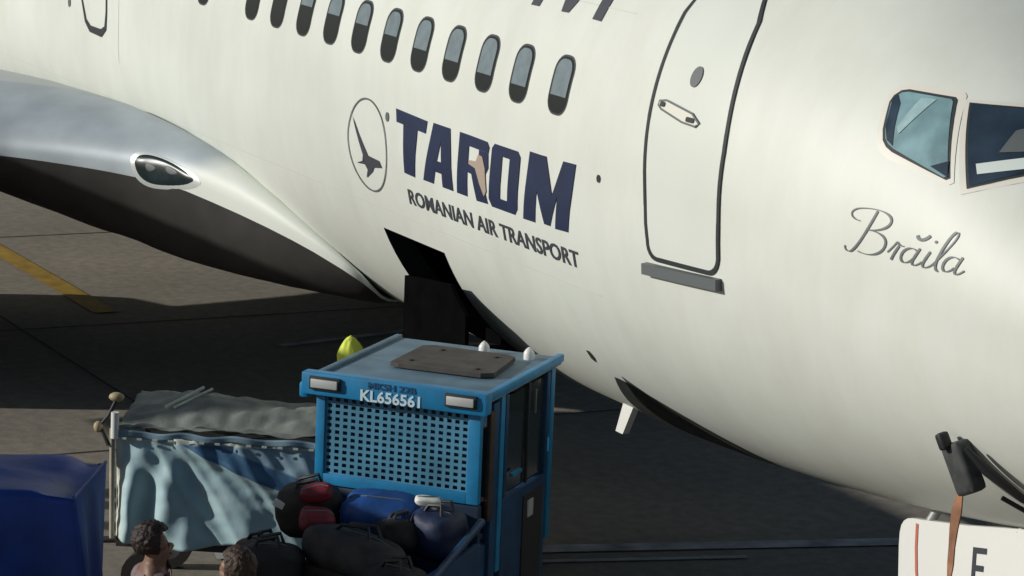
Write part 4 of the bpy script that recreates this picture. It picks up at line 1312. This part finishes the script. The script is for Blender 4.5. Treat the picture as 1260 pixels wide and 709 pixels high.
person('person in a lime yellow hood and vest, mostly hidden behind the blue cab', (-2.32, -2.16, 0), R(120), 1.61, M['vest'], M['cloth_dark'], M['cloth_dark'], .05, M['vest'])

# ------------------------------------------------------------------ trucks added out of view on the sunny side, only to cast shade
def truck(label, x0, x1, y0, y1, top, body_m, cab_m):
    t = thing('shade_truck', label, 'truck', ((x0 + x1) / 2, (y0 + y1) / 2, 0), 0)
    L, D = y1 - y0, x1 - x0
    box('cargo_box', (0, .6, (top + 1.1) / 2), (D, L - 1.2, top - 1.1), body_m, t, bev=.05)
    box('chassis', (0, 0, .85), (D * .5, L - .1, .22), M['black'], t, bev=.02)
    c = box('cab', (0, -L / 2 + .2, 1.5), (D * .9, 1.6, 1.5), cab_m, t, bev=.12)
    box('windscreen', (0, -L / 2 - .605, 1.85), (D * .75, .02, .6), M['cab_glass'], c)
    for sx_ in (-1, 1):
        box('side_window', (sx_ * D * .453, -L / 2 + .1, 1.85), (.02, .8, .5), M['cab_glass'], c)
        box('headlight', (sx_ * D * .34, -L / 2 - .61, 1.05), (.25, .03, .14), M['lamp'], c)
        for q in (-L / 2 + .3, L / 2 - .9):
            b = bmesh.new()
            add_lathe(b, [(-.14, .26), (-.14, .42), (-.1, .46), (.1, .46), (.14, .42), (.14, .26), (.06, .24), (.06, .02), (-.06, .02), (-.06, .24), (-.14, .26)], 'X', (sx_ * D * .38, q, .46), 28)
            obj('wheel', b, M['tyre'], t, angle=40)
    return t
def raised_shade_truck():
    x0, x1, y0, y1 = -9.9, -5.40, -10.1, -8.5
    t = thing('raised_shade_truck', 'white truck added out of view, raised box shading the ground under the airliner', 'truck', ((x0 + x1) / 2, (y0 + y1) / 2, 0))
    L, D = x1 - x0, y1 - y0
    box('cargo_box', (0, 0, 3.64), (L, D, 1.36), M['white_plain'], t, bev=.05)
    box('shade_extension', (L / 2 + .42, 0, 3.5), (.86, D, 1.04), M['white_plain'], t, bev=.03)  # box extension added to widen the shade on the ground
    box('chassis', (-.6, 0, .85), (L + 1.2, D * .4, .25), M['black'], t, bev=.02)
    c = box('cab', (-L / 2 - .9, 0, 1.55), (1.6, D * .92, 1.6), M['tug_blue'], t, bev=.12)
    box('windscreen', (-L / 2 - 1.705, 0, 1.9), (.02, D * .75, .6), M['cab_glass'], c)
    for sy in (-1, 1):
        box('scissor_arm', (1.0, sy * .6, 1.96), (2.7, .10, .16), M['gear_metal'], t, rot=Matrix.Rotation(R(50), 3, 'Y'))
        box('scissor_arm', (1.0, sy * .48, 1.96), (2.7, .10, .16), M['gear_metal'], t, rot=Matrix.Rotation(R(-50), 3, 'Y'))
        box('headlight', (-L / 2 - 1.71, sy * .55, 1.05), (.03, .25, .14), M['lamp'], c)
        for q in (-L / 2 - .8, L / 2 - .9):
            b = bmesh.new()
            add_lathe(b, [(-.14, .26), (-.14, .42), (-.1, .46), (.1, .46), (.14, .42), (.14, .26), (.06, .24), (.06, .02), (-.06, .02), (-.06, .24), (-.14, .26)], 'Y', (q, sy * D * .38, .46), 28)
            obj('wheel', b, M['tyre'], t, angle=40)
raised_shade_truck()
truck('blue box truck added out of view to shade the tractor and bags', -2.7, 0.0, -14.6, -8.2, 3.2, M['tug_blue'], M['white_plain'])
